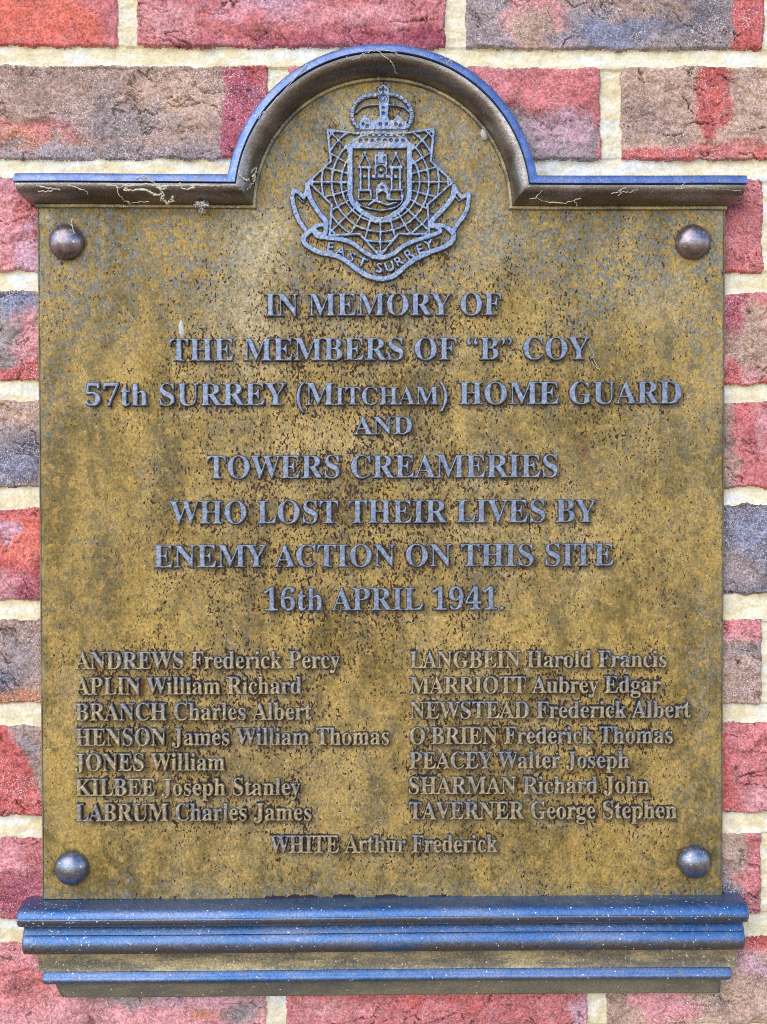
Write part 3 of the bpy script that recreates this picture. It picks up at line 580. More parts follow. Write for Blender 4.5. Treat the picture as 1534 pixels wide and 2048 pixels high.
n	567	27,0 27,24 52,28 67,38 75,56 78,83 78,377 75,404 68,422 53,434 28,438 28,462 220,462 220,398 250,431 283,455 321,469 362,474 409,468 445,449 471,417 487,372 492,315 492,83 494,56 502,39 517,28 541,24 541,0 301,0 301,24 308,24 340,39 350,83 350,323 348,359 341,384 327,399 302,404 272,398 245,380 220,350 220,83 222,56 230,39 244,28 268,24 268,0
o	501	251,-15 209,-11 170,-1 135,17 103,41 77,70 56,104 40,143 31,185 28,229 31,275 40,317 56,356 77,390 103,419 135,443 170,460 208,471 250,474 292,471 330,460 365,443 396,420 422,391 444,357 459,318 469,276 472,229 469,183 459,141 444,102 422,68 396,39 366,16 331,-1 293,-12|251,17 287,27 311,58 319,84 324,121 327,229 326,289 322,338 317,376 309,403 286,435 251,445 214,434 191,403 184,376 178,338 175,290 174,230 178,122 183,84 191,58 215,27
p	553	26,-207 26,-184 46,-181 60,-174 69,-164 75,-150 78,-95 78,362 76,400 69,422 55,433 29,439 29,462 213,462 213,391 238,428 268,454 303,470 343,475 377,472 408,461 436,444 461,421 482,393 499,360 511,322 519,282 521,238 518,191 511,148 498,108 481,72 459,42 434,18 404,-1 373,-11 338,-15 292,-8 253,13 220,48 220,-86 226,-147 235,-165 248,-175 294,-183 294,-207|291,42 330,54 356,88 365,115 371,148 375,186 376,230 375,273 372,310 366,342 359,369 335,403 296,414 267,407 242,386 220,350 220,102 238,69 262,49
r	428	27,0 27,24 52,29 68,38 75,55 78,83 78,375 76,406 69,425 55,433 30,437 31,462 217,462 217,375 235,405 256,429 279,448 313,468 347,474 384,469 410,453 426,428 431,396 427,370 414,349 394,336 369,331 346,334 330,344 308,372 296,383 281,387 261,380 241,360 227,327 222,286 222,83 226,55 237,38 258,28 294,24 294,0
s	429	225,-15 197,-12 164,-5 129,9 109,13 89,6 76,-13 53,-13 53,157 79,157 91,118 107,85 129,58 167,31 209,22 242,26 266,40 281,60 286,87 272,125 232,156 159,193 127,211 101,231 81,252 62,288 55,328 60,368 73,403 96,433 128,456 165,470 210,475 247,471 296,458 307,456 317,454 332,459 343,475 363,475 363,330 340,330 328,363 312,391 293,413 259,434 222,441 194,437 173,426 160,408 156,386 160,364 172,346 191,330 218,315 285,282 316,265 341,246 360,226 377,189 383,141 378,96 364,58 340,27 307,4 269,-10
t	340	184,-14 148,-11 119,-1 98,16 84,39 75,69 72,106 72,415 30,415 30,446 131,550 156,579 176,606 192,631 215,631 215,462 309,462 309,415 215,415 215,122 217,95 223,76 233,64 250,60 282,73 307,111 331,98 310,58 285,26 256,4 222,-10
u	558	195,-15 153,-11 121,3 97,26 81,57 71,96 68,144 68,369 66,399 59,420 43,433 17,438 17,462 211,462 211,110 214,87 225,69 241,57 263,53 305,64 340,98 340,369 337,401 329,422 312,434 282,438 282,462 482,462 482,104 485,76 493,58 509,48 536,44 536,19 502,18 465,14 426,7 384,-3 340,-15 340,60 312,29 277,5 238,-10
w	647	182,-15 25,394 9,424 -2,432 -16,437 -16,462 206,462 206,437 178,431 172,423 170,411 172,396 178,376 248,189 314,350 299,396 282,430 270,436 250,439 250,462 481,462 481,437 450,430 440,411 441,401 443,390 500,210 569,381 576,410 573,422 566,430 530,439 530,462 663,462 663,439 645,435 633,424 613,384 453,-15 430,-15 332,293 208,-15
y	447	78,-209 43,-203 15,-186 -4,-159 -10,-125 -6,-100 7,-79 27,-64 53,-59 76,-63 95,-74 107,-91 111,-113 111,-121 110,-130 115,-143 128,-147 147,-138 170,-110 193,-66 209,-7 54,373 37,410 23,428 12,435 -5,437 -7,437 -7,462 241,462 241,437 202,431 194,423 191,409 193,397 198,382 276,177 343,359 352,387 354,408 351,422 342,431 302,437 302,462 446,462 446,437 427,432 413,418 386,361 241,-36 225,-79 208,-114 193,-143 168,-174 142,-195 112,-205
1	559	97,0 97,53 179,53 202,57 217,67 226,87 229,118 229,619 160,544 130,522 100,515 78,520 59,535 46,558 42,589 110,613 136,626 165,644 196,666 266,718 378,718 378,118 380,90 388,70 403,57 429,53 510,53 510,0
4	559	180,0 180,53 208,53 240,56 266,66 284,87 290,125 290,186 13,186 13,247 297,714 436,714 436,252 540,252 540,186 436,186 436,125 442,87 460,66 486,56 518,53 531,53 531,0|83,252 290,252 290,427 292,522 297,619 282,587 258,545 235,503 218,475
5	559	245,-10 198,-8 158,-2 125,8 86,28 60,53 45,81 40,111 46,142 62,163 88,176 120,180 123,152 130,124 144,98 165,78 193,65 230,60 262,64 291,74 316,94 336,124 345,150 351,182 353,220 349,266 337,303 318,332 291,352 257,364 217,368 154,362 106,350 60,368 92,714 470,714 475,532 418,532 410,566 397,594 384,602 364,604 156,604 140,419 188,430 250,434 295,432 335,425 373,415 406,400 436,381 467,350 488,314 502,270 506,220 503,179 496,143 483,111 465,84 444,60 420,40 394,24 366,12 336,2 305,-5 275,-9
6	559	293,-10 257,-8 224,-1 192,11 163,27 137,47 113,73 93,103 76,138 65,170 56,205 50,244 46,285 45,330 46,371 49,410 55,448 62,485 72,519 84,552 99,582 115,610 140,643 170,671 204,694 242,710 284,721 330,724 370,722 405,717 434,708 467,691 490,668 503,642 507,614 500,585 480,560 458,546 427,539 387,536 382,596 374,623 362,646 345,660 321,665 284,657 253,635 227,597 214,567 204,532 195,493 190,449 186,401 240,427 277,435 324,438 367,435 406,424 440,407 470,384 493,354 510,318 521,277 524,231 522,190 515,152 503,117 487,85 466,57 440,33 410,14 375,1 336,-7|296,56 330,66 357,96 369,127 376,169 379,221 376,270 368,310 355,340 325,368 287,377 259,373 230,362 203,346 186,329 188,275 192,227 198,185 207,149 218,121 241,85 267,63
7	559	165,0 431,605 168,605 128,592 110,554 104,504 44,504 49,714 526,714 526,665 250,0
9	559	227,-10 190,-8 158,-3 131,6 100,25 79,49 67,76 63,103 66,123 75,140 90,152 112,160 130,119 154,84 188,61 232,53 272,61 305,85 332,126 352,182 366,254 373,343 348,316 316,295 277,280 231,275 190,278 153,288 119,305 90,328 66,358 49,393 38,434 35,482 38,528 47,570 62,608 84,642 110,671 142,694 178,710 219,721 264,724 311,720 354,708 393,689 420,669 443,644 464,615 482,580 493,549 502,514 509,475 513,433 514,388 513,348 510,308 505,270 498,234 489,198 477,166 464,135 448,107 422,73 393,44 358,21 330,7 298,-2 264,-8|274,347 306,352 334,366 356,387 373,414 372,462 368,505 362,542 354,574 344,600 323,631 299,651 270,657 232,646 204,615 190,582 183,539 180,488 186,426 204,382 233,356
(	323	167,232 171,320 183,404 203,482 231,557 267,628 311,694 258,694 202,630 155,559 116,482 88,400 70,316 64,232 70,148 88,64 116,-18 155,-95 202,-166 258,-230 311,-230 267,-164 231,-93 203,-18 183,60 171,144
)	323	156,232 152,144 140,60 120,-18 92,-93 56,-164 12,-230 65,-230 121,-166 168,-95 207,-18 235,64 253,148 259,232 253,316 235,400 207,482 168,559 121,630 65,694 12,694 56,628 92,557 120,482 140,404 152,320
.	219	109,111 67,93 49,51 67,9 109,-9 151,9 169,51 151,93
“	427	373,691 333,674 301,649 278,617 264,580 259,538 267,491 290,458 326,445 369,461 386,506 372,546 333,565 333,603 344,638 373,672|155,691 115,674 83,649 60,617 46,580 41,538 49,491 72,458 108,445 151,461 168,506 154,546 115,565 115,603 126,638 155,672
”	427	272,445 312,462 344,487 367,519 381,556 386,598 378,645 355,678 319,691 276,676 259,630 274,590 312,571 312,533 301,498 272,464|54,445 94,462 126,487 149,519 163,556 168,598 160,645 137,678 101,691 58,676 41,630 56,590 94,571 94,533 83,498 54,464
’	219	59,445 99,462 131,487 154,519 168,556 173,598 165,645 142,678 106,691 63,676 46,630 60,590 99,571 99,533 88,498 59,464
 	278	
_E	471	462,682 75,682 75,0 471,0 471,88 173,88 173,300 452,300 452,388 173,388 173,594 462,594
_A	667	362,686 293,686 0,0 100,0 186,201 476,201 567,0 667,0|326,536 436,289 224,289
_S	426	399,643 362,664 324,679 286,688 247,691 188,685 138,668 97,642 66,606 47,561 40,509 62,428 116,368 188,320 259,275 313,226 335,165 328,136 308,108 273,87 224,79 184,83 146,95 110,116 75,143 44,178 44,54 79,31 115,13 152,1 192,-7 235,-9 287,-3 333,15 372,43 401,80 419,125 426,176 404,268 350,333 279,381 207,422 153,466 131,522 139,555 161,581 196,597 239,603 275,600 315,588 356,566 399,532
_T	587	587,682 17,682 17,594 253,594 253,0 351,0 351,594 587,594
_U	648	648,682 550,682 550,285 548,240 542,200 528,165 507,136 479,114 444,97 399,85 347,81 305,85 266,95 231,113 200,139 181,163 168,192 161,229 159,279 159,682 61,682 61,258 72,174 103,106 149,55 207,19 274,-2 345,-9 438,0 514,26 573,67 615,122 640,189 648,268
_R	604	77,682 77,0 175,0 175,296 216,296 241,294 265,287 292,270 321,243 356,200 397,140 487,0 604,0 511,135 486,176 462,213 439,246 414,276 388,302 359,324 399,345 431,373 454,406 468,446 473,491 466,546 446,593 413,631 368,659 314,676 249,682|175,598 238,598 299,591 340,570 364,538 372,495 366,454 345,418 303,393 238,384 175,384
_Y	604	301,447 118,682 0,682 253,361 253,0 351,0 351,360 604,682 486,682""".split('\n'):
    _k, _a, _p = _row.split('\t')
    GLYPHS[_k] = (int(_a), [np.array([[int(c) for c in q.split(',')] for q in s.split(' ')], float) for s in _p.split('|')] if _p else [])

def poly_sdf(px, py, polys):
    """signed distance, positive inside (even-odd over all contours)"""
    d = np.full(px.shape, 1e9); ins = np.zeros(px.shape, bool)
    for P in polys:
        Q = np.roll(P, -1, 0)
        for (ax, ay), (bx, by) in zip(P, Q):
            ex, ey = bx - ax, by - ay
            L = ex * ex + ey * ey
            if L < 1e-12: continue
            t = np.clip(((px - ax) * ex + (py - ay) * ey) / L, 0, 1)
            d = np.minimum(d, (px - ax - t * ex) ** 2 + (py - ay - t * ey) ** 2)
            if ay != by:
                c = (ay > py) != (by > py)
                ins ^= c & (px < ax + (py - ay) * ex / ey)
    d = np.sqrt(d)
    return np.where(ins, d, -d)

ROT = -0.0042
COVER = []                                        # (x, y, height) samples, used for the dirt and painted rim shade round the letters

def seg_text(text):
    """[(glyph key, scale)] with [[...]] for small capitals"""
    out, small = [], False
    i = 0
    while i < len(text):
        if text.startswith('[[', i): small = True; i += 2; continue
        if text.startswith(']]', i): small = False; i += 2; continue
        out.append((text[i], 0.80 if small else 1.0)); i += 1
    return out

def text_line(name, text, x0, x1, top, base, mat, parent, fat=0.0, blur=1.5, relief=7.5, tan=0.4, seed=0, label=None):
    items = seg_text(text)
    pen, pl = 0.0, []
    for ch, sc in items:
        adv, ps = GLYPHS[ch]
        for p in ps: pass
        pl.append((pen, sc, ps)); pen += adv * sc
    lo = min(p[:, 0].min() * sc + o for o, sc, ps in pl for p in ps)
    hi = max(p[:, 0].max() * sc + o for o, sc, ps in pl for p in ps)
    sx = (x1 - x0) / (hi - lo); sy = (base - top) / 678.0
    g = 1.0
    xs = np.arange(x0 - 7, x1 + 7, g); ys = np.arange(base - 720 * sy - 7, base + 220 * sy + 7, g)
    X, Y = np.meshgrid(xs, ys)
    sd = np.full(X.shape, -20.0)
    for o, sc, ps in pl:
        if not ps: continue
        P = [np.stack([x0 + (o + p[:, 0] * sc - lo) * sx, base - p[:, 1] * sc * sy], 1) for p in ps]
        A = np.concatenate(P)
        i0 = max(0, int((A[:, 0].min() - 7 - xs[0]) / g)); i1 = int((A[:, 0].max() + 7 - xs[0]) / g) + 1
        j0 = max(0, int((A[:, 1].min() - 7 - ys[0]) / g)); j1 = int((A[:, 1].max() + 7 - ys[0]) / g) + 1
        sl = (slice(j0, j1), slice(i0, i1))
        a, b = sd[sl], poly_sdf(X[sl], Y[sl], P)
        k = 1.2                                     # neighbouring letters run together slightly
        h = np.clip(0.5 + 0.5 * (b - a) / k, 0, 1)
        sd[sl] = a * (1 - h) + b * h + k * h * (1 - h) * fat
    sd = sd + fat + 0.55 * vn(X / 6, Y / 6, 400 + seed) + 0.3 * vn(X / 2.5, Y / 2.5, 430 + seed)
    h = sst(-blur, blur, sd)
    Z = -2.0 + h * (relief + 2.0) + 0.35 * h * vn(X / 7, Y / 7, 460 + seed)
    Yr = Y + ROT * (X - 767)
    keep = (np.maximum.reduce([h[:-1, :-1], h[1:, :-1], h[1:, 1:], h[:-1, 1:]]) > 0.02)
    yy = (Y - top) / (base - top)
    tn = np.clip(tan * (0.55 + 0.9 * yy) + 0.5 * fbm(X / 60, Y / 60, 3, 490 + seed), 0, 1)
    COVER.append((X, Yr, h))
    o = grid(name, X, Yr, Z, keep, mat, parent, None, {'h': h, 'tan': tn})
    if label: o['label'] = label
    return o

plaque = empty('memorial_plaque', 765, 1975, 0)
plaque['label'] = 'arched bronze memorial plaque with raised lettering and regimental crest riveted to the brick wall'
plaque['category'] = 'plaque'

LINES = [('IN MEMORY OF', 531, 1002, 588, 632), ('THE MEMBERS OF “B” COY.', 340, 1187, 677, 721), ('57th SURREY (M[[ITCHAM]]) HOME GUARD', 172, 1361, 766, 810),
         ('AND', 708, 824, 834, 869), ('TOWERS CREAMERIES', 415, 1115, 911, 956), ('WHO LOST THEIR LIVES BY', 340, 1192, 1001, 1046),
         ('ENEMY ACTION ON THIS SITE', 308, 1226, 1089, 1133), ('16th APRIL 1941.', 528, 1007, 1176, 1220)]
for i, (t_, a, b, c, d) in enumerate(LINES):
    text_line('inscription_line', t_, a, b, c, d, M_TEXT, plaque, 0.85, 1.5, 7.5, 0.45, i)
NAMES = [('ANDREWS Frederick Percy', 152, 680, 1301.5, 1335.5), ('APLIN William Richard', 152, 603, 1352.5, 1386.5), ('BRANCH Charles Albert', 152, 623, 1404, 1438), ('HENSON James William Thomas', 152, 778, 1454.5, 1488.5),
         ('JONES William', 150, 450, 1504.5, 1538.5), ('KILBEE Joseph Stanley', 152, 601, 1555, 1588.5), ('LABRUM Charles James', 152, 623, 1605, 1639),
         ('LANGBEIN Harold Francis', 820, 1332, 1303, 1336), ('MARRIOTT Aubrey Edgar', 820, 1321, 1354, 1387), ('NEWSTEAD Frederick Albert', 820, 1380, 1404, 1437), ('O’BRIEN Frederick Thomas', 820, 1344, 1454.5, 1488),
         ('PEACEY Walter Joseph', 819, 1257, 1504, 1537), ('SHARMAN Richard John', 818, 1298, 1554, 1587.5), ('TAVERNER George Stephen', 818, 1352, 1604, 1638), ('WHITE Arthur Frederick', 540, 995, 1670, 1704)]
for i, (t_, a, b, c, d) in enumerate(NAMES):
    text_line('name_line', t_, a, b, c, d, M_NAME, plaque, 1.0, 1.7, 7.0, 0.85, 20 + i)

# ------------------------------------------------------------------ crest
def build_crest():
    Q = 3.835
    xs = np.arange(575, 950, 0.85); ys = np.arange(165, 570, 0.85)
    PX, PY = np.meshgrid(xs, ys)
    X, Y = (PX - 560) * Q, (PY - 150) * Q
    sft = 4.5
    nz = 2.2 * vn(PX / 3, PY / 3, 601) + 2.0 * vn(PX / 8, PY / 8, 602)
    layers = {}
    def add(layer, cov, hgt=1.0):
        layers[layer] = np.maximum(layers.get(layer, np.zeros(X.shape)), cov * hgt)
    def cut(layer, cov, to=0.0):
        layers[layer] = layers[layer] * (1 - cov * (1 - to))
    def smooth(pts, n=5):
        P = np.array(pts, float)
        E = np.concatenate([[2 * P[0] - P[1]], P, [2 * P[-1] - P[-2]]])
        out = []
        for i in range(1, len(E) - 2):
            for k in range(n):
                t = k / n
                out.append(0.5 * ((2 * E[i]) + (-E[i - 1] + E[i + 1]) * t + (2 * E[i - 1] - 5 * E[i] + 4 * E[i + 1] - E[i + 2]) * t ** 2 + (-E[i - 1] + 3 * E[i] - 3 * E[i + 1] + E[i + 2]) * t ** 3))
        out.append(P[-1])
        return out
    def stroke(pts, w, curve=False, clip=None):
        if curve: pts = smooth(pts)
        d = np.full(X.shape, 1e9)
        for (ax, ay), (bx, by) in zip(pts[:-1], pts[1:]):
            x0, x1 = min(ax, bx) - w - 20, max(ax, bx) + w + 20; y0, y1 = min(ay, by) - w - 20, max(ay, by) + w + 20
            i0, i1 = np.searchsorted(X[0], [x0, x1]); j0, j1 = np.searchsorted(Y[:, 0], [y0, y1])
            sl = (slice(j0, j1), slice(i0, i1))
            ex, ey = bx - ax, by - ay
            t = np.clip(((X[sl] - ax) * ex + (Y[sl] - ay) * ey) / (ex * ex + ey * ey + 1e-9), 0, 1)
            d[sl] = np.minimum(d[sl], np.hypot(X[sl] - ax - t * ex, Y[sl] - ay - t * ey))
        return sst(-sft, sft, w / 2 - d + nz)
    def fill(*polys): return sst(-sft, sft, poly_sdf(X, Y, [np.array(p, float) for p in polys]) + nz)
    def disc(cx, cy, r): return sst(-sft, sft, r - np.hypot(X - cx, Y - cy) + nz)
    # star with its net of rays and rings
    star = [(365, 428), (392, 668), (222, 828), (398, 1000), (382, 1235), (612, 1224), (765, 1395), (908, 1224), (1146, 1228), (1132, 1000), (1326, 828), (1156, 668), (1180, 420), (975, 452), (580, 455)]
    ins = sst(-3, 3, poly_sdf(X, Y, [np.array(star, float)]))
    add('star', stroke(star + [star[0]], 23))
    c0 = (770, 828)
    for r in (300, 372, 448, 520):
        ring = [(c0[0] + r * math.cos(a), c0[1] + r * 1.02 * math.sin(a)) for a in np.linspace(0, 2 * math.pi, 90)]
        add('star', stroke(ring, 21) * ins)
    for k in range(24):
        a = math.radians(15 * k)
        if 235 < 15 * k < 305: continue
        add('star', stroke([(c0[0] + 240 * math.cos(a), c0[1] + 240 * math.sin(a)), (c0[0] + 620 * math.cos(a), c0[1] + 620 * math.sin(a))], 20) * ins)
    # scroll
    for m in (0, 1):
        f = (lambda p: p) if m == 0 else None
    L_out = [(106, 888), (96, 950), (130, 1085), (190, 1185), (215, 1222)]
    L_in = [(212, 850), (232, 950), (292, 1050), (350, 1125), (355, 1190)]
    R_out = [(1448, 918), (1432, 1040), (1375, 1130), (1318, 1212)]
    R_in = [(1336, 862), (1322, 945), (1255, 1030), (1180, 1105), (1150, 1160)]
    for p, w in ((L_out, 40), (L_in, 44), (R_out, 40), (R_in, 44)): add('scroll', stroke(p, w, True))
    add('scroll', stroke([(106, 890), (150, 908), (184, 948), (205, 900), (212, 850)], 36))
    add('scroll', stroke([(1336, 862), (1364, 905), (1392, 945), (1448, 918)], 36))
    add('scroll', stroke([(140, 945), (180, 985), (196, 940)], 14)); add('scroll', stroke([(1345, 940), (1370, 972), (1425, 945)], 14))
    low = [(262, 1190), (205, 1222), (182, 1270), (215, 1318), (300, 1362), (420, 1388), (500, 1425), (600, 1502), (690, 1550), (785, 1568), (880, 1540), (1000, 1442), (1130, 1372), (1250, 1328), (1318, 1280), (1330, 1225), (1285, 1180)]
    upp = [(215, 1222), (290, 1160), (350, 1160), (345, 1225), (300, 1225), (262, 1195), (290, 1240), (380, 1258), (480, 1268), (560, 1298), (640, 1358), (715, 1398), (785, 1406), (860, 1382), (955, 1312), (1050, 1272), (1150, 1240), (1225, 1205), (1200, 1170), (1150, 1165), (1240, 1160), (1290, 1182)]
    add('scroll', stroke(low, 44, True)); add('scroll', stroke(upp, 40, True))
    for ch, cx, cy, rot in (('E', 388, 1325, 10), ('A', 470, 1354, 20), ('S', 550, 1400, 28), ('T', 632, 1440, 24), ('S', 762, 1483, 6), ('U', 840, 1472, -18), ('R', 915, 1432, -30), ('R', 992, 1378, -32), ('E', 1075, 1340, -18), ('Y', 1140, 1308, -14)):
        ps = GLYPHS['_' + ch][1]; A = np.concatenate(ps); mid = (A.max(0) + A.min(0)) / 2
        sc = 74.0 / 710
        c, s = math.cos(math.radians(rot)), math.sin(math.radians(rot))
        polys = []
        for p in ps:
            q = (p - mid) * sc * np.array([1.05, -1])
            polys.append(np.stack([cx + q[:, 0] * c - q[:, 1] * s, cy + q[:, 0] * s + q[:, 1] * c], 1))
        add('motto', sst(-4, 4, poly_sdf(X, Y, polys) + 5.0 + nz), 0.85)
    # shield
    sh = [(538, 556), (538, 920), (560, 985), (640, 1062), (770, 1118), (896, 1062), (972, 985), (994, 920), (994, 556)]
    body = sst(-3, 3, poly_sdf(X, Y, [np.array(sh, float)]))
    layers['star'] = layers['star'] * (1 - body)
    for k_ in ('star',): layers[k_] = layers[k_]
    add('shield', stroke(sh[1:-1], 46, True)); add('shield', stroke([sh[0], sh[1]], 46)); add('shield', stroke([sh[-2], sh[-1]], 46)); add('shield', stroke([(515, 556), (1017, 552)], 40))
    add('shield', stroke([(590, 975), (618, 1008), (700, 1032), (780, 1042), (865, 1028), (925, 992), (945, 930)], 16, True))
    # castle
    for cx in (650, 888):
        add('castle', stroke([(cx - 42, 705), (cx + 2, 615), (cx + 44, 705)], 15)); add('castle', disc(cx + 2, 606, 15))
        add('castle', stroke([(cx - 40, 716), (cx + 42, 716)], 28))
        add('castle', stroke([(cx - 31, 716), (cx - 31, 890)], 22)); add('castle', stroke([(cx + 33, 716), (cx + 33, 890)], 22))
        add('castle', stroke([(cx - 42, 890), (cx + 46, 890)], 22)); add('castle', stroke([(cx - 44, 890), (cx - 46, 962), (cx + 48, 962), (cx + 46, 890)], 16))
        add('castle', disc(cx, 785, 17), 0.85)
    add('castle', fill([(722, 612), (722, 770), (700, 770), (700, 800), (760, 800), (850, 800), (850, 770), (824, 770), (824, 612), (802, 612), (802, 592), (748, 592), (748, 612)]))
    cut('castle', disc(775, 735, 34)); add('castle', disc(775, 735, 17), 0.9); cut('castle', stroke([(742, 690), (806, 690)], 9), 0.55); cut('castle', stroke([(748, 640), (748, 680)], 8), 0.5); cut('castle', stroke([(802, 640), (802, 680)], 8), 0.5)
    cut('castle', stroke([(742, 772), (742, 790)], 12), 0.4); cut('castle', stroke([(806, 772), (806, 790)], 12), 0.4)
    add('castle', fill([(732, 965), (732, 880), (750, 845), (785, 824), (820, 845), (838, 880), (838, 965)], [(756, 965), (756, 920), (785, 900), (812, 920), (812, 965)]))
    cut('castle', disc(785, 872, 9), 0.5)
    add('castle', stroke([(682, 1002), (720, 975), (770, 982), (820, 1000), (890, 984)], 20, True)); add('castle', stroke([(700, 962), (740, 962)], 14)); add('castle', stroke([(838, 962), (856, 962)], 14))
    # crown
    add('crown', fill([(590, 428), (600, 446), (545, 520), (522, 548), (1012, 548), (985, 520), (972, 440), (968, 425), (985, 405), (590, 405)]), 0.95)
    la = [(600, 412), (562, 360), (556, 285), (590, 215), (655, 172), (750, 158)]; ra = [(978, 408), (1008, 345), (1006, 280), (975, 220), (905, 168), (838, 158)]
    add('crown', stroke(la, 36, True)); add('crown', stroke(ra, 36, True))
    add('crown', stroke([(582, 298), (640, 250), (700, 238), (760, 236)], 16, True)); add('crown', stroke([(830, 236), (900, 243), (960, 262), (1000, 298)], 16, True))
    add('crown', fill([(762, 345), (752, 200), (745, 110), (770, 88), (815, 88), (842, 112), (840, 200), (832, 345)]))
    add('crown', disc(793, 105, 26)); add('crown', fill([(580, 440), (585, 370), (640, 372), (700, 350), (880, 350), (930, 360), (975, 355), (985, 440)]), 0.9)
    add('crown', disc(652, 330, 22)); add('crown', disc(655, 372, 46)); add('crown', disc(905, 332, 20)); add('crown', disc(908, 372, 46)); add('crown', disc(792, 372, 56))
    for arch in (la, ra):
        pts = smooth(arch, 2)
        for p in pts[::1]: add('crown', disc(p[0], p[1], 15), 1.18)
    for x in np.linspace(600, 975, 9): cut('crown', disc(x, 462 + 6 * math.sin(x), 14), 0.55); cut('crown', disc(x + 18, 508 - 5 * math.cos(x), 12), 0.5)
    cut('crown', stroke([(570, 486), (990, 482)], 7), 0.6); cut('crown', stroke([(590, 436), (980, 430)], 7), 0.6)
    for x, y in ((640, 385), (670, 400), (770, 385), (820, 385), (890, 385), (925, 395), (793, 300), (793, 260)): cut('crown', disc(x, y, 10), 0.5)
    cut('crown', disc(793, 190, 30), 0.55); add('crown', disc(793, 190, 17), 0.85); cut('crown', stroke([(793, 105), (793, 160)], 8), 0.5); cut('crown', stroke([(768, 122), (818, 122)], 8), 0.5)
    order = ['star', 'scroll', 'motto', 'shield', 'castle', 'crown']
    st = np.stack([np.clip(layers[k], 0, 1.3) for k in order])
    h = st.max(0)
    pr = np.argmax(st + np.arange(len(order))[:, None, None] * 1e-3, 0)
    h = h + 0.06 * h * fbm(PX / 7, PY / 7, 3, 610)
    Z = -2 + h * 9.5
    hk = np.maximum.reduce([h[:-1, :-1], h[1:, :-1], h[1:, 1:], h[:-1, 1:]]) > 0.02
    crest = empty('crest', 0, 0, 0, plaque)
    tn = np.clip(0.25 + 0.6 * fbm(PX / 40, PY / 40, 3, 620), 0, 1)
    # thin out the tarnish where the crown is most rubbed
    tn = np.where((PY > 262) & (PY < 292) & (PX > 695) & (PX < 820), np.maximum(tn, 0.8), tn)
    nm = {'star': 'star', 'scroll': 'scroll', 'motto': 'motto_lettering', 'shield': 'shield', 'castle': 'castle', 'crown': 'crown'}
    for i, k in enumerate(order):
        sel = hk & (pr[:-1, :-1] == i)
        grid(nm[k], PX, PY, Z, sel, M_CREST, crest, None, {'h': h, 'tan': tn})
    COVER.append((PX, PY, h))
build_crest()

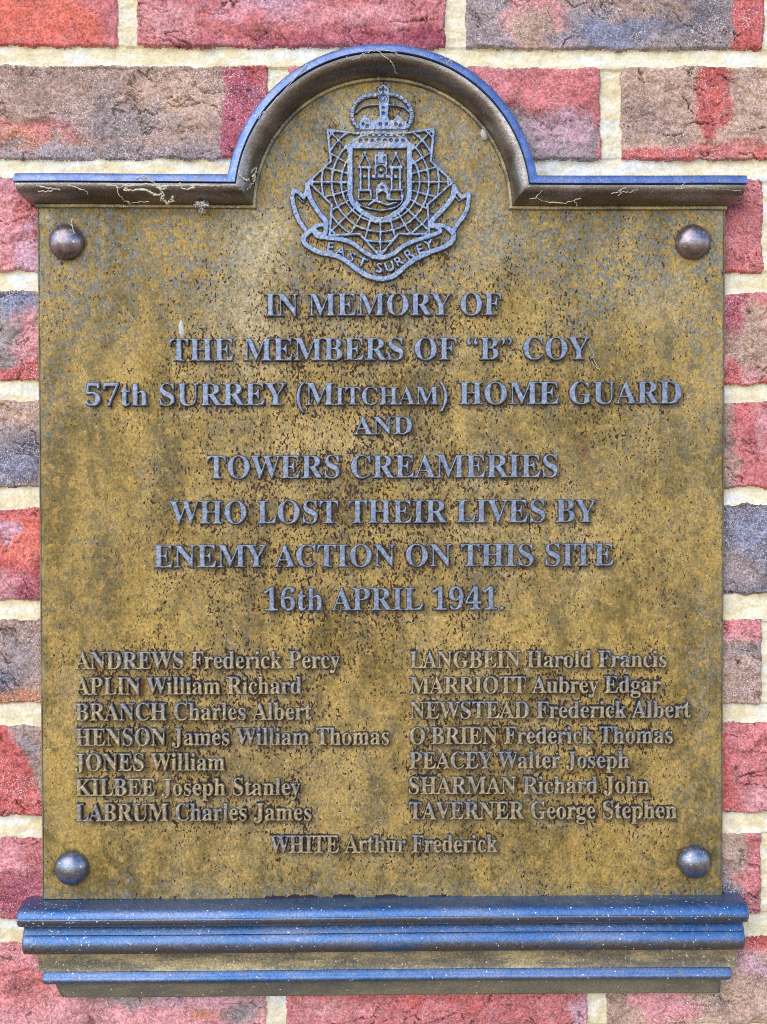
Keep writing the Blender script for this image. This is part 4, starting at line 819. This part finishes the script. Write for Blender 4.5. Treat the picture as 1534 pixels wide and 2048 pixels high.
# ------------------------------------------------------------------ back plate
def build_plate():
    g = 2.5
    ys = np.arange(105, 1796 + g, g)
    u = np.linspace(0, 1, 551)
    U, Y = np.meshgrid(u, ys)
    xl = 75 + (Y - 420) * (10 / 1370.0); xr = 1450 - (Y - 420) * (6 / 1370.0)
    X = xl + (xr - xl) * U
    # maps from the raised metal: dirt, and rim shade put in as colour
    cov = np.zeros(X.shape)
    for (cx, cy, h) in COVER:
        j = np.clip(np.round((cy - ys[0]) / g).astype(int), 0, len(ys) - 1)
        i = np.clip(np.round((cx - 80) / (1367 / 550)).astype(int), 0, 550)
        np.maximum.at(cov, (j.ravel(), i.ravel()), h.ravel())
    up = np.zeros(X.shape); st = np.clip(0.55 + 0.9 * vn(X / 5.0, Y / 60, 700), 0, 1)
    for s in range(0, 9):
        sh = np.zeros(X.shape); sh[:len(ys) - s] = cov[s:]
        up = np.maximum(up, sh * math.exp(-s / 4.2) * (st if s > 1 else 1))
    dn = np.zeros(X.shape)
    for s in range(0, 12):
        sh = np.zeros(X.shape); sh[s:] = cov[:len(ys) - s]
        dn = np.maximum(dn, sh * math.exp(-s / 4.5))
    def box(a, r):
        for ax in (0, 1):
            k = np.cumsum(np.insert(np.pad(a, [(r + 1, r) if q == ax else (0, 0) for q in (0, 1)], mode='edge'), 0, 0, axis=ax), axis=ax)
            n = a.shape[ax]
            a = (np.take(k, np.arange(2 * r + 1, 2 * r + 1 + n), ax) - np.take(k, np.arange(0, n), ax)) / (2 * r + 1)
        return a
    near = box(box(cov, 9), 12)
    shade_stain = np.clip(box(box(np.maximum(cov, 0.0), 1), 2) * 1.6, 0, 1) * np.clip(0.75 + 0.5 * vn(X / 16, Y / 16, 705), 0, 1) * (0.5 + 0.5 * sst(560, 580, Y))  # rim shade of the raised letters, painted into the plate colour
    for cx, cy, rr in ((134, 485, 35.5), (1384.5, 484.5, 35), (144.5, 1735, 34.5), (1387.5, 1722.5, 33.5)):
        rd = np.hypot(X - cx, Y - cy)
        shade_stain = np.maximum(shade_stain, np.exp(-((rd - rr - 1) / 3.5) ** 2) * np.clip(0.5 + 0.9 * vn(X / 9, Y / 9, 706), 0, 1) * 0.8)
    def sp(cx, cy, rx, ry): return np.exp(-(((X - cx) / rx) ** 2 + ((Y - cy) / ry) ** 2))
    fy = fbm(X / 60, Y / 130, 4, 710)
    grime = 0.25 + 0.9 * near * 2.0 + 0.7 * sp(640, 930, 260, 330) + 0.3 * sp(1330, 1090, 70, 200) + 0.35 * sp(560, 1330, 420, 200) + 0.25 * sp(900, 640, 400, 200) + 0.2 * sp(1200, 760, 250, 180)
    grime += 0.35 * fy - 0.35 * sp(180, 1150, 110, 700) - 0.2 * sp(1420, 1500, 60, 400) - 0.65 * sp(767, 350, 240, 190)
    run = up * (0.55 + 0.45 * sst(1180, 1300, Y)) * (1 - 0.75 * sst(560, 540, Y)) * (0.7 + 0.5 * fbm(X / 40, Y / 40, 3, 715))
    run = np.maximum(run, sst(1782, 1796, Y) * np.clip(0.45 + 0.7 * fbm(X / 35, Y / 90, 3, 716), 0, 1) * sp(800, 1790, 480, 300) * 1.2)
    # long vertical streaks of run-off
    for cx, y0, y1, w, a in ((515, 830, 1120, 16, .72), (640, 1090, 1250, 12, .6), (610, 880, 1010, 9, .6), (1288, 860, 1290, 20, .45), (530, 1180, 1320, 10, .68), (185, 790, 1010, 5, .5), (460, 960, 1100, 18, .3), (560, 640, 760, 30, .25)):
        shade_stain = np.maximum(shade_stain, 0.8 * a * np.exp(-((X - cx - 7 * vn(X / 30, Y / 45, 718)) / (1.5 * w)) ** 2) * sst(y0 - 40, y0 + 30, Y) * sst(y1 + 40, y1 - 40, Y) * np.clip(0.55 + 0.9 * fbm(X / 9, Y / 60, 4, 719), 0, 1))
    verd = 0.12 + 1.1 * sst(720, 420, Y + 60 * fbm(X / 90, Y / 90, 3, 720)) * (1 - 0.5 * sp(600, 450, 140, 60)) + 0.5 * sp(1400, 600, 60, 300) + 0.5 * sp(110, 600, 40, 300) + 0.35 * sp(1400, 1400, 60, 420) + 0.6 * sst(1750, 1795, Y) + 0.45 * sp(500, 960, 60, 60) + 0.5 * sp(1240, 560, 90, 90)
    verd += 0.3 * fbm(X / 50, Y / 110, 3, 725)
    dust = 0.9 * sp(88, 434, 16, 13) + 0.7 * sp(1436, 438, 12, 14) + 0.5 * np.exp(-((X - 205 - 3 * vn(X / 9, Y / 30, 731)) / 5) ** 2) * sst(640, 430, Y) + 0.4 * np.exp(-((X - 1256) / 6) ** 2) * sst(560, 430, Y) + 1.1 * dn * sst(560, 600, Y) * (0.5 + 0.7 * fbm(X / 45, Y / 30, 3, 730)) + 0.9 * sp(500, 640, 75, 140) + 0.35 * sp(640, 900, 200, 60) + 0.5 * sp(760, 250, 190, 90) * sst(0, .4, fbm(X / 40, Y / 40, 3, 733)) + 0.6 * sp(520, 470, 50, 60) + 0.5 * sp(985, 470, 50, 90) + 0.35 * sp(1050, 1040, 190, 130) + 0.35 * sp(520, 470, 80, 60) + 0.45 * sp(1330, 600, 60, 60) + 0.3 * sp(1330, 930, 12, 40) + 0.35 * sp(850, 700, 200, 40) + 0.2 * sp(560, 1600, 300, 160) + 0.18 * np.clip(fbm(X / 80, Y / 160, 3, 735), 0, 1)
    edge = np.clip(np.maximum(np.exp(-(X - xl) / 5.0), np.exp(-(xr - X) / 5.0)) * (0.45 + 0.8 * fbm(X / 20, Y / 25, 4, 740)), 0, 1) * 0.75
    Z = 0.35 * fbm(X / 9, Y / 12, 4, 750) + 0.8 * fbm(X / 70, Y / 70, 2, 751)
    for d, q in ((0.0, 2.2), (2.5, 0.6)):
        Z -= q * ((np.abs(X - xl) < d + 0.6) | (np.abs(X - xr) < d + 0.6)) * 0.6
    xc, yc = 0.25 * (X[:-1, :-1] + X[1:, :-1] + X[1:, 1:] + X[:-1, 1:]), 0.5 * (Y[:-1, :-1] + Y[1:, :-1])
    keep = (yc > 408) | (np.hypot(xc - 765, yc - 415) < 258)
    grid('back_plate', X, Y, Z, keep, M_PLATE, plaque, None, {'grime': np.clip(grime, 0, 1.3), 'run': np.clip(run, 0, 1), 'verd': np.clip(verd, 0, 1), 'dust': np.clip(dust, 0, 1), 'edge': edge, 'shade_stain': shade_stain, 'rust': np.clip(sp(287, 1372, 4, 17) + sp(272, 1391, 16, 3.5) + sp(385, 1340, 4, 7) + 0.8 * sp(388, 1068, 7, 7) + 0.6 * sp(1168, 905, 7, 14), 0, 1)})
    # sides of the plate
    zs = [1.2, -0.8, -14, -40]
    for side in (0, 1):
        V, F = [], []
        b = 0; yy = np.linspace(405, 1796, 140)
        for y in yy:
            xe = 75 + (y - 420) * (10 / 1370.0) if side == 0 else 1450 - (y - 420) * (6 / 1370.0)
            s = -1 if side == 0 else 1
            for z, o in zip(zs, (-2.0, 0.6, 1.2, 1.2)): V.append((xe + s * o, y, z))
        for k in range(len(yy) - 1):
            for q in range(3):
                f = (b + k * 4 + q, b + (k + 1) * 4 + q, b + (k + 1) * 4 + q + 1, b + k * 4 + q + 1)
                F.append(f if side else f[::-1])
        n = len(V); z0 = np.zeros(n)
        mesh('plate_edge', np.array(V, float), F, M_PLATE, plaque, True, None, {'grime': z0 + 0.3, 'run': z0, 'verd': z0 + 0.6, 'dust': z0 + 0.1, 'edge': z0 + 0.35, 'rust': z0, 'shade_stain': z0})
build_plate()

# ------------------------------------------------------------------ cornice that follows the arch
def build_cornice():
    C = (765.0, 415.0, 253.0); YB = 418.0; XL, XR = 75.0, 1450.0
    tilt = 0.0035
    def run_line(v, z):
        pts = []
        r = C[2] + v; yl = YB - v
        xi = math.sqrt(max(r * r - (C[1] - yl) ** 2, 1))
        o = 0.50 * max(z, 0) + 0.0
        xa, xb = XL - o, XR + o * 0.92
        pts.append((xa, yl, -40)); pts.append((xa, yl, min(z, -16)))
        for q in (0.3, 0.7, 0.93): pts.append((xa, yl, -16 + (z + 16) * q) if z > -16 else (xa, yl, z))
        pts.append((xa + 1.5, yl, z))
        for x in np.linspace(XL + 4, C[0] - xi - 6, 40): pts.append((x, yl, z))
        a0 = math.atan2(C[1] - yl, -xi) % (2 * math.pi); a1 = math.atan2(C[1] - yl, xi)
        for a in np.linspace(a0, a1, 96): pts.append((C[0] + r * math.cos(a), C[1] - r * math.sin(a), z))
        for x in np.linspace(C[0] + xi + 6, XR - 4, 40): pts.append((x, yl, z))
        pts.append((xb - 1.5, yl, z))
        for q in (0.93, 0.7, 0.3): pts.append((xb, yl, -16 + (z + 16) * q) if z > -16 else (xb, yl, z))
        pts.append((xb, yl, min(z, -16))); pts.append((xb, yl, -40))
        P = np.array(pts)
        P[:, 1] += tilt * (P[:, 0] - 767)
        P[:, 1] += 0.9 * np.array([float(v_) for v_ in vn(P[:, 0] / 160, P[:, 1] * 0 + 2.5, 800)])
        return P
    prof = [(-1.5, -1), (-0.5, 5.5), (0.6, 6.6), (5, 7.0), (5.8, 6.0), (6.2, 8)]
    for t in np.linspace(0, 90, 11): prof.append((33 - 26.5 * math.cos(math.radians(t)), 12 + 44 * math.sin(math.radians(t))))
    bd, prof = prof[:6], prof[5:]
    prof += [(34.2, 56), (34.6, 51.5), (35.6, 51.5)]
    fas = [(35.6, 51.5), (36.0, 60.5), (36.8, 62.0), (44, 60.5), (51, 58), (52.4, 56.6), (53.0, 54), (53.2, 20), (53.2, -40)]
    def sweep(name, pf, mat, par):
        R = [run_line(v, z) for v, z in pf]
        n = len(R[0]); V = np.concatenate(R); F = []
        for k in range(len(R) - 1):
            for i in range(n - 1):
                F.append((k * n + i, k * n + i + 1, (k + 1) * n + i + 1, (k + 1) * n + i))
        o = mesh(name, V, F, mat, par)
        o.data.set_sharp_from_angle(angle=math.radians(38))
        return o
    c = sweep('cornice', prof, M_MOULD, plaque)
    sweep('fascia', fas, M_FASCIA, c)
    sweep('inner_bead', bd, M_BAND, c)
build_cornice()

# ------------------------------------------------------------------ moulded sill under the plate
def build_base():
    base = empty('sill', 0, 0, 0, plaque)
    def arc(cy, cz, ry, rz, a0, a1, n=12):
        return [(cy - ry * math.sin(math.radians(a)), cz + rz * math.cos(math.radians(a))) for a in np.linspace(a0, a1, n)]
    # profiles as (wy, z) from the top edge down
    roll = [(1789.5, -16), (1789.5, 0), (1789.6, 30), (1790.2, 42)] + arc(1809, 45, 18.5, 19, 78, 6, 9) + [(1807.3, 64.2), (1808.2, 63.2), (1809.4, 63.9)] + arc(1809, 45, 18.5, 19, -6, -90, 10) + [(1828, 38), (1828, -16)]
    ovolo = [(1827.6, 30), (1828.2, 41), (1832, 44.5), (1837, 48.5), (1842, 52.5)] + arc(1862, 34, 24, 24, 52, -50, 12) + [(1879.6, 43), (1880.6, 38), (1880.6, -16)]
    band = [(1879.5, 20), (1880.8, 33.5), (1890, 33), (1905, 31.6), (1916, 32.5), (1920.4, 34), (1921, 32), (1921, -16)]
    bead = [(1920.2, 20), (1920.8, 31), (1924, 33.5), (1927.5, 37)] + arc(1936, 27, 11, 14.5, 45, -75, 10) + [(1946.2, 24), (1946.4, -16)]
    low = [(1945.5, 6), (1946.2, 17.5), (1965, 17.0), (1977.5, 16.5), (1979.6, 14.5), (1980, 8), (1980, -20)]
    def ext(name, pf, x0, x1, mat, rnd, tilt=-0.0068, cant=(0, 0), refl=1.0):
        V, F = [], []; n = len(pf)
        inset = [0, 0.6, 2.2, 5.5, 11]
        xs = [x0 + i for i in inset] + list(np.linspace(x0 + 20, x1 - 20, 60)) + [x1 - i for i in inset[::-1]]
        red = [rnd, rnd * .62, rnd * .28, rnd * 0.06, 0] + [0] * 60 + [0, rnd * 0.06, rnd * .28, rnd * .62, rnd]
        y0 = pf[0][0]; y1 = pf[-1][0]
        for x, r in zip(xs, red):
            for (y, z) in pf:
                zz = z - r if z > 2 else z
                cy = (y0 + y1) / 2
                t = (y - y0) / (y1 - y0)
                xx = x
                if x < x0 + 12: xx = x + cant[0] * t
                if x > x1 - 12: xx = x - cant[1] * t
                V.append((xx, y + tilt * (x - 767) + 0.8 * math.sin(x / 210.0) + 4.5 + (cy - y) * 0.04 * (r / max(rnd, .01)), zz))
        for k in range(len(xs) - 1):
            for i in range(n - 1):
                F.append((k * n + i, k * n + i + 1, (k + 1) * n + i + 1, (k + 1) * n + i))
        F.append(tuple(range(n - 1, -1, -1))); F.append(tuple((len(xs) - 1) * n + i for i in range(n)))
        ground_reflection = np.tile(sst(0.36, 0.74, np.linspace(0, 1, n)), len(xs)) * refl  # painted reflection, stronger down the profile
        V = np.array(V, float)
        splash = np.exp(-((V[:, 0] - 120) / 110) ** 2) + 0.55 * np.exp(-((V[:, 0] - 1330) / 170) ** 2) + 0.2
        splash *= np.clip(1.2 - (V[:, 1] - 1800) / 110, 0.2, 1)
        o = mesh(name, V, F, mat, base, True, None, {'splash': splash, 'ground_reflection': ground_reflection})
        o.data.set_sharp_from_angle(angle=math.radians(40))
        return o
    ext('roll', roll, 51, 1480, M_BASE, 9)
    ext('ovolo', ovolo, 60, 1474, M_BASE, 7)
    ext('flat_band', band, 83, 1465, M_BAND, 3, cant=(4, 2))
    ext('bead', bead, 96, 1452, M_BASE, 4, refl=0.4)
    ext('lower_band', low, 112, 1437, M_LOW, 2, cant=(16, 1))
build_base()

# ------------------------------------------------------------------ rivets
for cx, cy, r in ((134, 485, 35.5), (1384.5, 484.5, 35), (144.5, 1735, 34.5), (1387.5, 1722.5, 33.5)):
    V, F = [], []; nr, ns = 14, 48
    for i in range(nr + 1):
        a = math.pi / 2 * i / nr
        rr, zz = r * math.cos(a), 27 * math.sin(a) ** 0.92
        for s in range(ns):
            t = 2 * math.pi * s / ns
            q = rr * (1 + 0.012 * math.sin(3 * t + cx))
            V.append((cx + q * math.cos(t), cy - q * math.sin(t), zz + (1.0 if i else -2)))
    for i in range(nr):
        for s in range(ns):
            F.append((i * ns + s, i * ns + (s + 1) % ns, (i + 1) * ns + (s + 1) % ns, (i + 1) * ns + s))
    mesh('rivet', np.array(V, float), F, M_COPPER if cy < 1000 else M_RIVET, plaque)

# white smear that has run down on to the second line of lettering
def smear(name, outline, z, t, parent):
    P = np.array(outline, float); n = len(P); c = P.mean(0)
    V = [(x, y, z - 1) for x, y in P] + [(c[0] + (x - c[0]) * .75, c[1] + (y - c[1]) * .8, z + t) for x, y in P] + [(c[0], c[1], z + t * 1.15)]
    F = [(i, n + i, n + (i + 1) % n, (i + 1) % n) for i in range(n)] + [(n + i, 2 * n, n + (i + 1) % n) for i in range(n)]
    return mesh(name, np.array(V, float), F, M_SMEAR, parent)
smear('white_smear', [(361, 638), (366, 645), (368, 658), (370, 671), (364, 673), (358, 668), (357, 652)], 0.6, 1.6, plaque)
smear('white_smear', [(964, 258), (970, 262), (976, 276), (972, 283), (964, 280), (960, 268)], 5.0, 3.0, plaque)

# ------------------------------------------------------------------ cobwebs and fluff
rng = np.random.RandomState(12)
def persp(px, py, z):
    k = (D - z) / D
    return (767 + (px - 767) * k, 1024 + (py - 1024) * k, z)
def strand(pts, r=1.0, n=6, jit=1.5):
    P = np.array([persp(*p) for p in pts], float)
    out = []
    for i in range(len(P) - 1):
        for k in range(n):
            out.append(P[i] + (P[i + 1] - P[i]) * k / n)
    out.append(P[-1]); out = np.array(out)
    out[1:-1] += rng.normal(0, jit, (len(out) - 2, 3)) * [1, 0.7, 0.4]
    rad = r * np.clip(1 + 0.35 * rng.normal(size=len(out)), 0.4, 1.9)
    return (out, rad)
def cobweb(lines, label, name='cobweb'):
    if 'right' in label or 'top' in label: lines = [(p, q * 0.72) for p, q in lines]
    V, F = tubes(lines)
    o = mesh(name, V, F, M_WEB)
    o['label'] = label; o['category'] = 'cobweb'; o['group'] = 'cobwebs caught on the plaque and wall'
    return o
zc = 66
L = [strand([(205, 367, zc), (235, 374, zc), (262, 372, zc), (292, 369, zc), (330, 373, zc), (372, 371, zc), (410, 372, zc), (440, 371, zc)], 1.5),
     strand([(232, 374, zc), (240, 392, zc), (250, 402, 55), (260, 407, 48)], 0.8), strand([(250, 375, zc), (258, 382, zc), (284, 378, zc), (300, 384, zc), (318, 390, 60), (324, 388, 60)], 2.0, 6, 2),
     strand([(310, 368, zc), (322, 380, zc), (332, 376, zc), (338, 370, zc)], 1.8), strand([(322, 380, 64), (326, 392, 58), (322, 398, 54), (330, 405, 46), (336, 410, 40), (342, 400, 50), (345, 393, 54)], 2.2, 5, 2),
     strand([(360, 366, zc), (372, 380, 64), (390, 374, zc)], 1.5), strand([(260, 407, 46), (280, 404, 46), (298, 403, 48)], 0.6), strand([(280, 352, 64), (300, 360, 66), (320, 372, 66)], 0.7), strand([(270, 358, 64), (288, 349, 62), (300, 362, 66)], 0.6),
     strand([(72, 372, 62), (95, 376, 64), (120, 380, 62)], 1.2), strand([(75, 380, 58), (92, 384, 58), (112, 378, 62)], 0.9), strand([(134, 371, zc), (170, 381, 62), (176, 388, 58)], 0.8)]
cobweb(L, 'thick dirty cobweb strung along the left straight moulding')
cobweb([strand([(1058, 398, 60), (1070, 396, 60), (1085, 380, 64)], 0.8), strand([(1070, 396, 60), (1100, 405, 53), (1132, 406, 52), (1162, 396, 58)], 1.0, 6, 0.9), strand([(1150, 400, 56), (1155, 412, 44)], 0.7)],
       'pale cobweb thread on the right straight moulding next to the arch')
cobweb([strand([(1222, 388, 62), (1240, 382, 64), (1252, 374, 66)], 1.1), strand([(1240, 382, 64), (1236, 392, 60)], 0.8), strand([(1240, 382, 64), (1258, 385, 62), (1275, 380, 62)], 0.8)],
       'short branching cobweb thread midway along the right straight moulding')
cobweb([strand([(1350, 378, 64), (1364, 376, 66), (1372, 372, 66)], 1.2), strand([(1364, 376, 66), (1370, 364, 66)], 0.7), strand([(1372, 372, 66), (1440, 379, 63), (1482, 381, 60)], 0.5)],
       'small knot of cobweb near the outer end of the right moulding')
cobweb([strand([(692, 114, zc), (708, 120, zc), (730, 106, zc), (752, 100, zc), (790, 102, zc), (796, 109, zc)], 0.9), strand([(752, 100, zc), (778, 120, 60), (786, 128, 56), (790, 142, 40), (796, 148, 32)], 1.0)],
       'kinked cobweb thread at the very top of the arched moulding')
cobweb([strand([(880, 116, 62), (888, 112, 63), (894, 126, 62), (902, 118, 62), (904, 130, 62)], 0.6)],
       'tiny zigzag of web on the blue edge right of the arch top')
cobweb([strand([(516, 238, zc), (524, 226, zc), (534, 222, 64), (560, 190, 64), (606, 138, 64), (612, 130, 62)], 0.7)],
       'fine web thread down the upper left curve of the arch')
L = [strand([(478, 352, 56), (484, 353, 55), (492, 361, 50), (497, 358, 48)], 1.6), strand([(504, 352, 40), (510, 350, 36), (508, 362, 32), (512, 342, 30)], 1.6), strand([(494, 380, 48), (503, 368, 36), (509, 356, 28)], 0.6), strand([(502, 345, 40), (512, 335, 30), (516, 346, 26)], 1.0), strand([(505, 356, 36), (513, 372, 20)], 0.7)]
cobweb(L, 'small tangle of cobweb in the left inner corner of the arch')
L = [strand([(1080, 290, -10), (1112, 270, -8), (1145, 258, -8), (1186, 262, -10)], 0.5), strand([(1112, 270, -8), (1128, 240, -8)], 0.35), strand([(1000, 150, -9), (1040, 205, -9), (1056, 222, -9)], 0.5), strand([(1145, 258, -8), (1190, 250, -9)], 0.4), strand([(1110, 268, -8), (1122, 268, -8)], 1.6), strand([(1100, 284, -9), (1180, 280, -9)], 0.35), strand([(1068, 222, -9), (1078, 170, -9)], 0.35)]
cobweb(L, 'faint cobweb on the brick right of the arch')
L = [strand([(1176, 684, 9), (1184, 702, 9), (1188, 716, 8)], 0.5, 4, .5), strand([(1187, 718, 6), (1194, 732, 2), (1199, 740, 2)], 0.8, 4, .6), strand([(1181, 717, 6), (1186, 730, 2), (1196, 738, 2)], 0.6, 4, .6)]
cobweb(L, 'single looped web thread dangling from the full stop')

cobweb([strand([(143, 441, 4), (145, 452, 12), (147, 463, 27), (139, 459, 28)], 0.9, 5, .8), strand([(147, 463, 27), (150, 466, 27), (143, 468, 29)], 0.8, 4, .5), strand([(145, 452, 12), (138, 446, 3)], 0.5, 4, .5)], 'wisp of web hanging on to the upper left rivet')

# tuft of seed fluff stuck under the left moulding
L = []
for k in range(300):
    c = np.array([402, 409, 32.0]) if k < 200 else np.array([404, 421, 16.0])
    d = rng.normal(size=3); d /= np.linalg.norm(d)
    ln = rng.uniform(5, 15) if k < 200 else rng.uniform(3, 9)
    p0 = c + d * rng.uniform(0, 3); p1 = c + d * ln * [1.1, 0.62, 0.7] + rng.normal(0, 1.2, 3)
    m = (p0 + p1) / 2 + rng.normal(0, 1.5, 3)
    L.append((np.array([persp(*p0), persp(*m), persp(*p1)]), np.array([1.0, 0.8, 0.4])))
V, F = tubes(L, 4)
o = mesh('seed_fluff', V, F, M_FLUFF)
o['label'] = 'pale grey tuft of fluff hanging under the left moulding'
o['category'] = 'fluff'
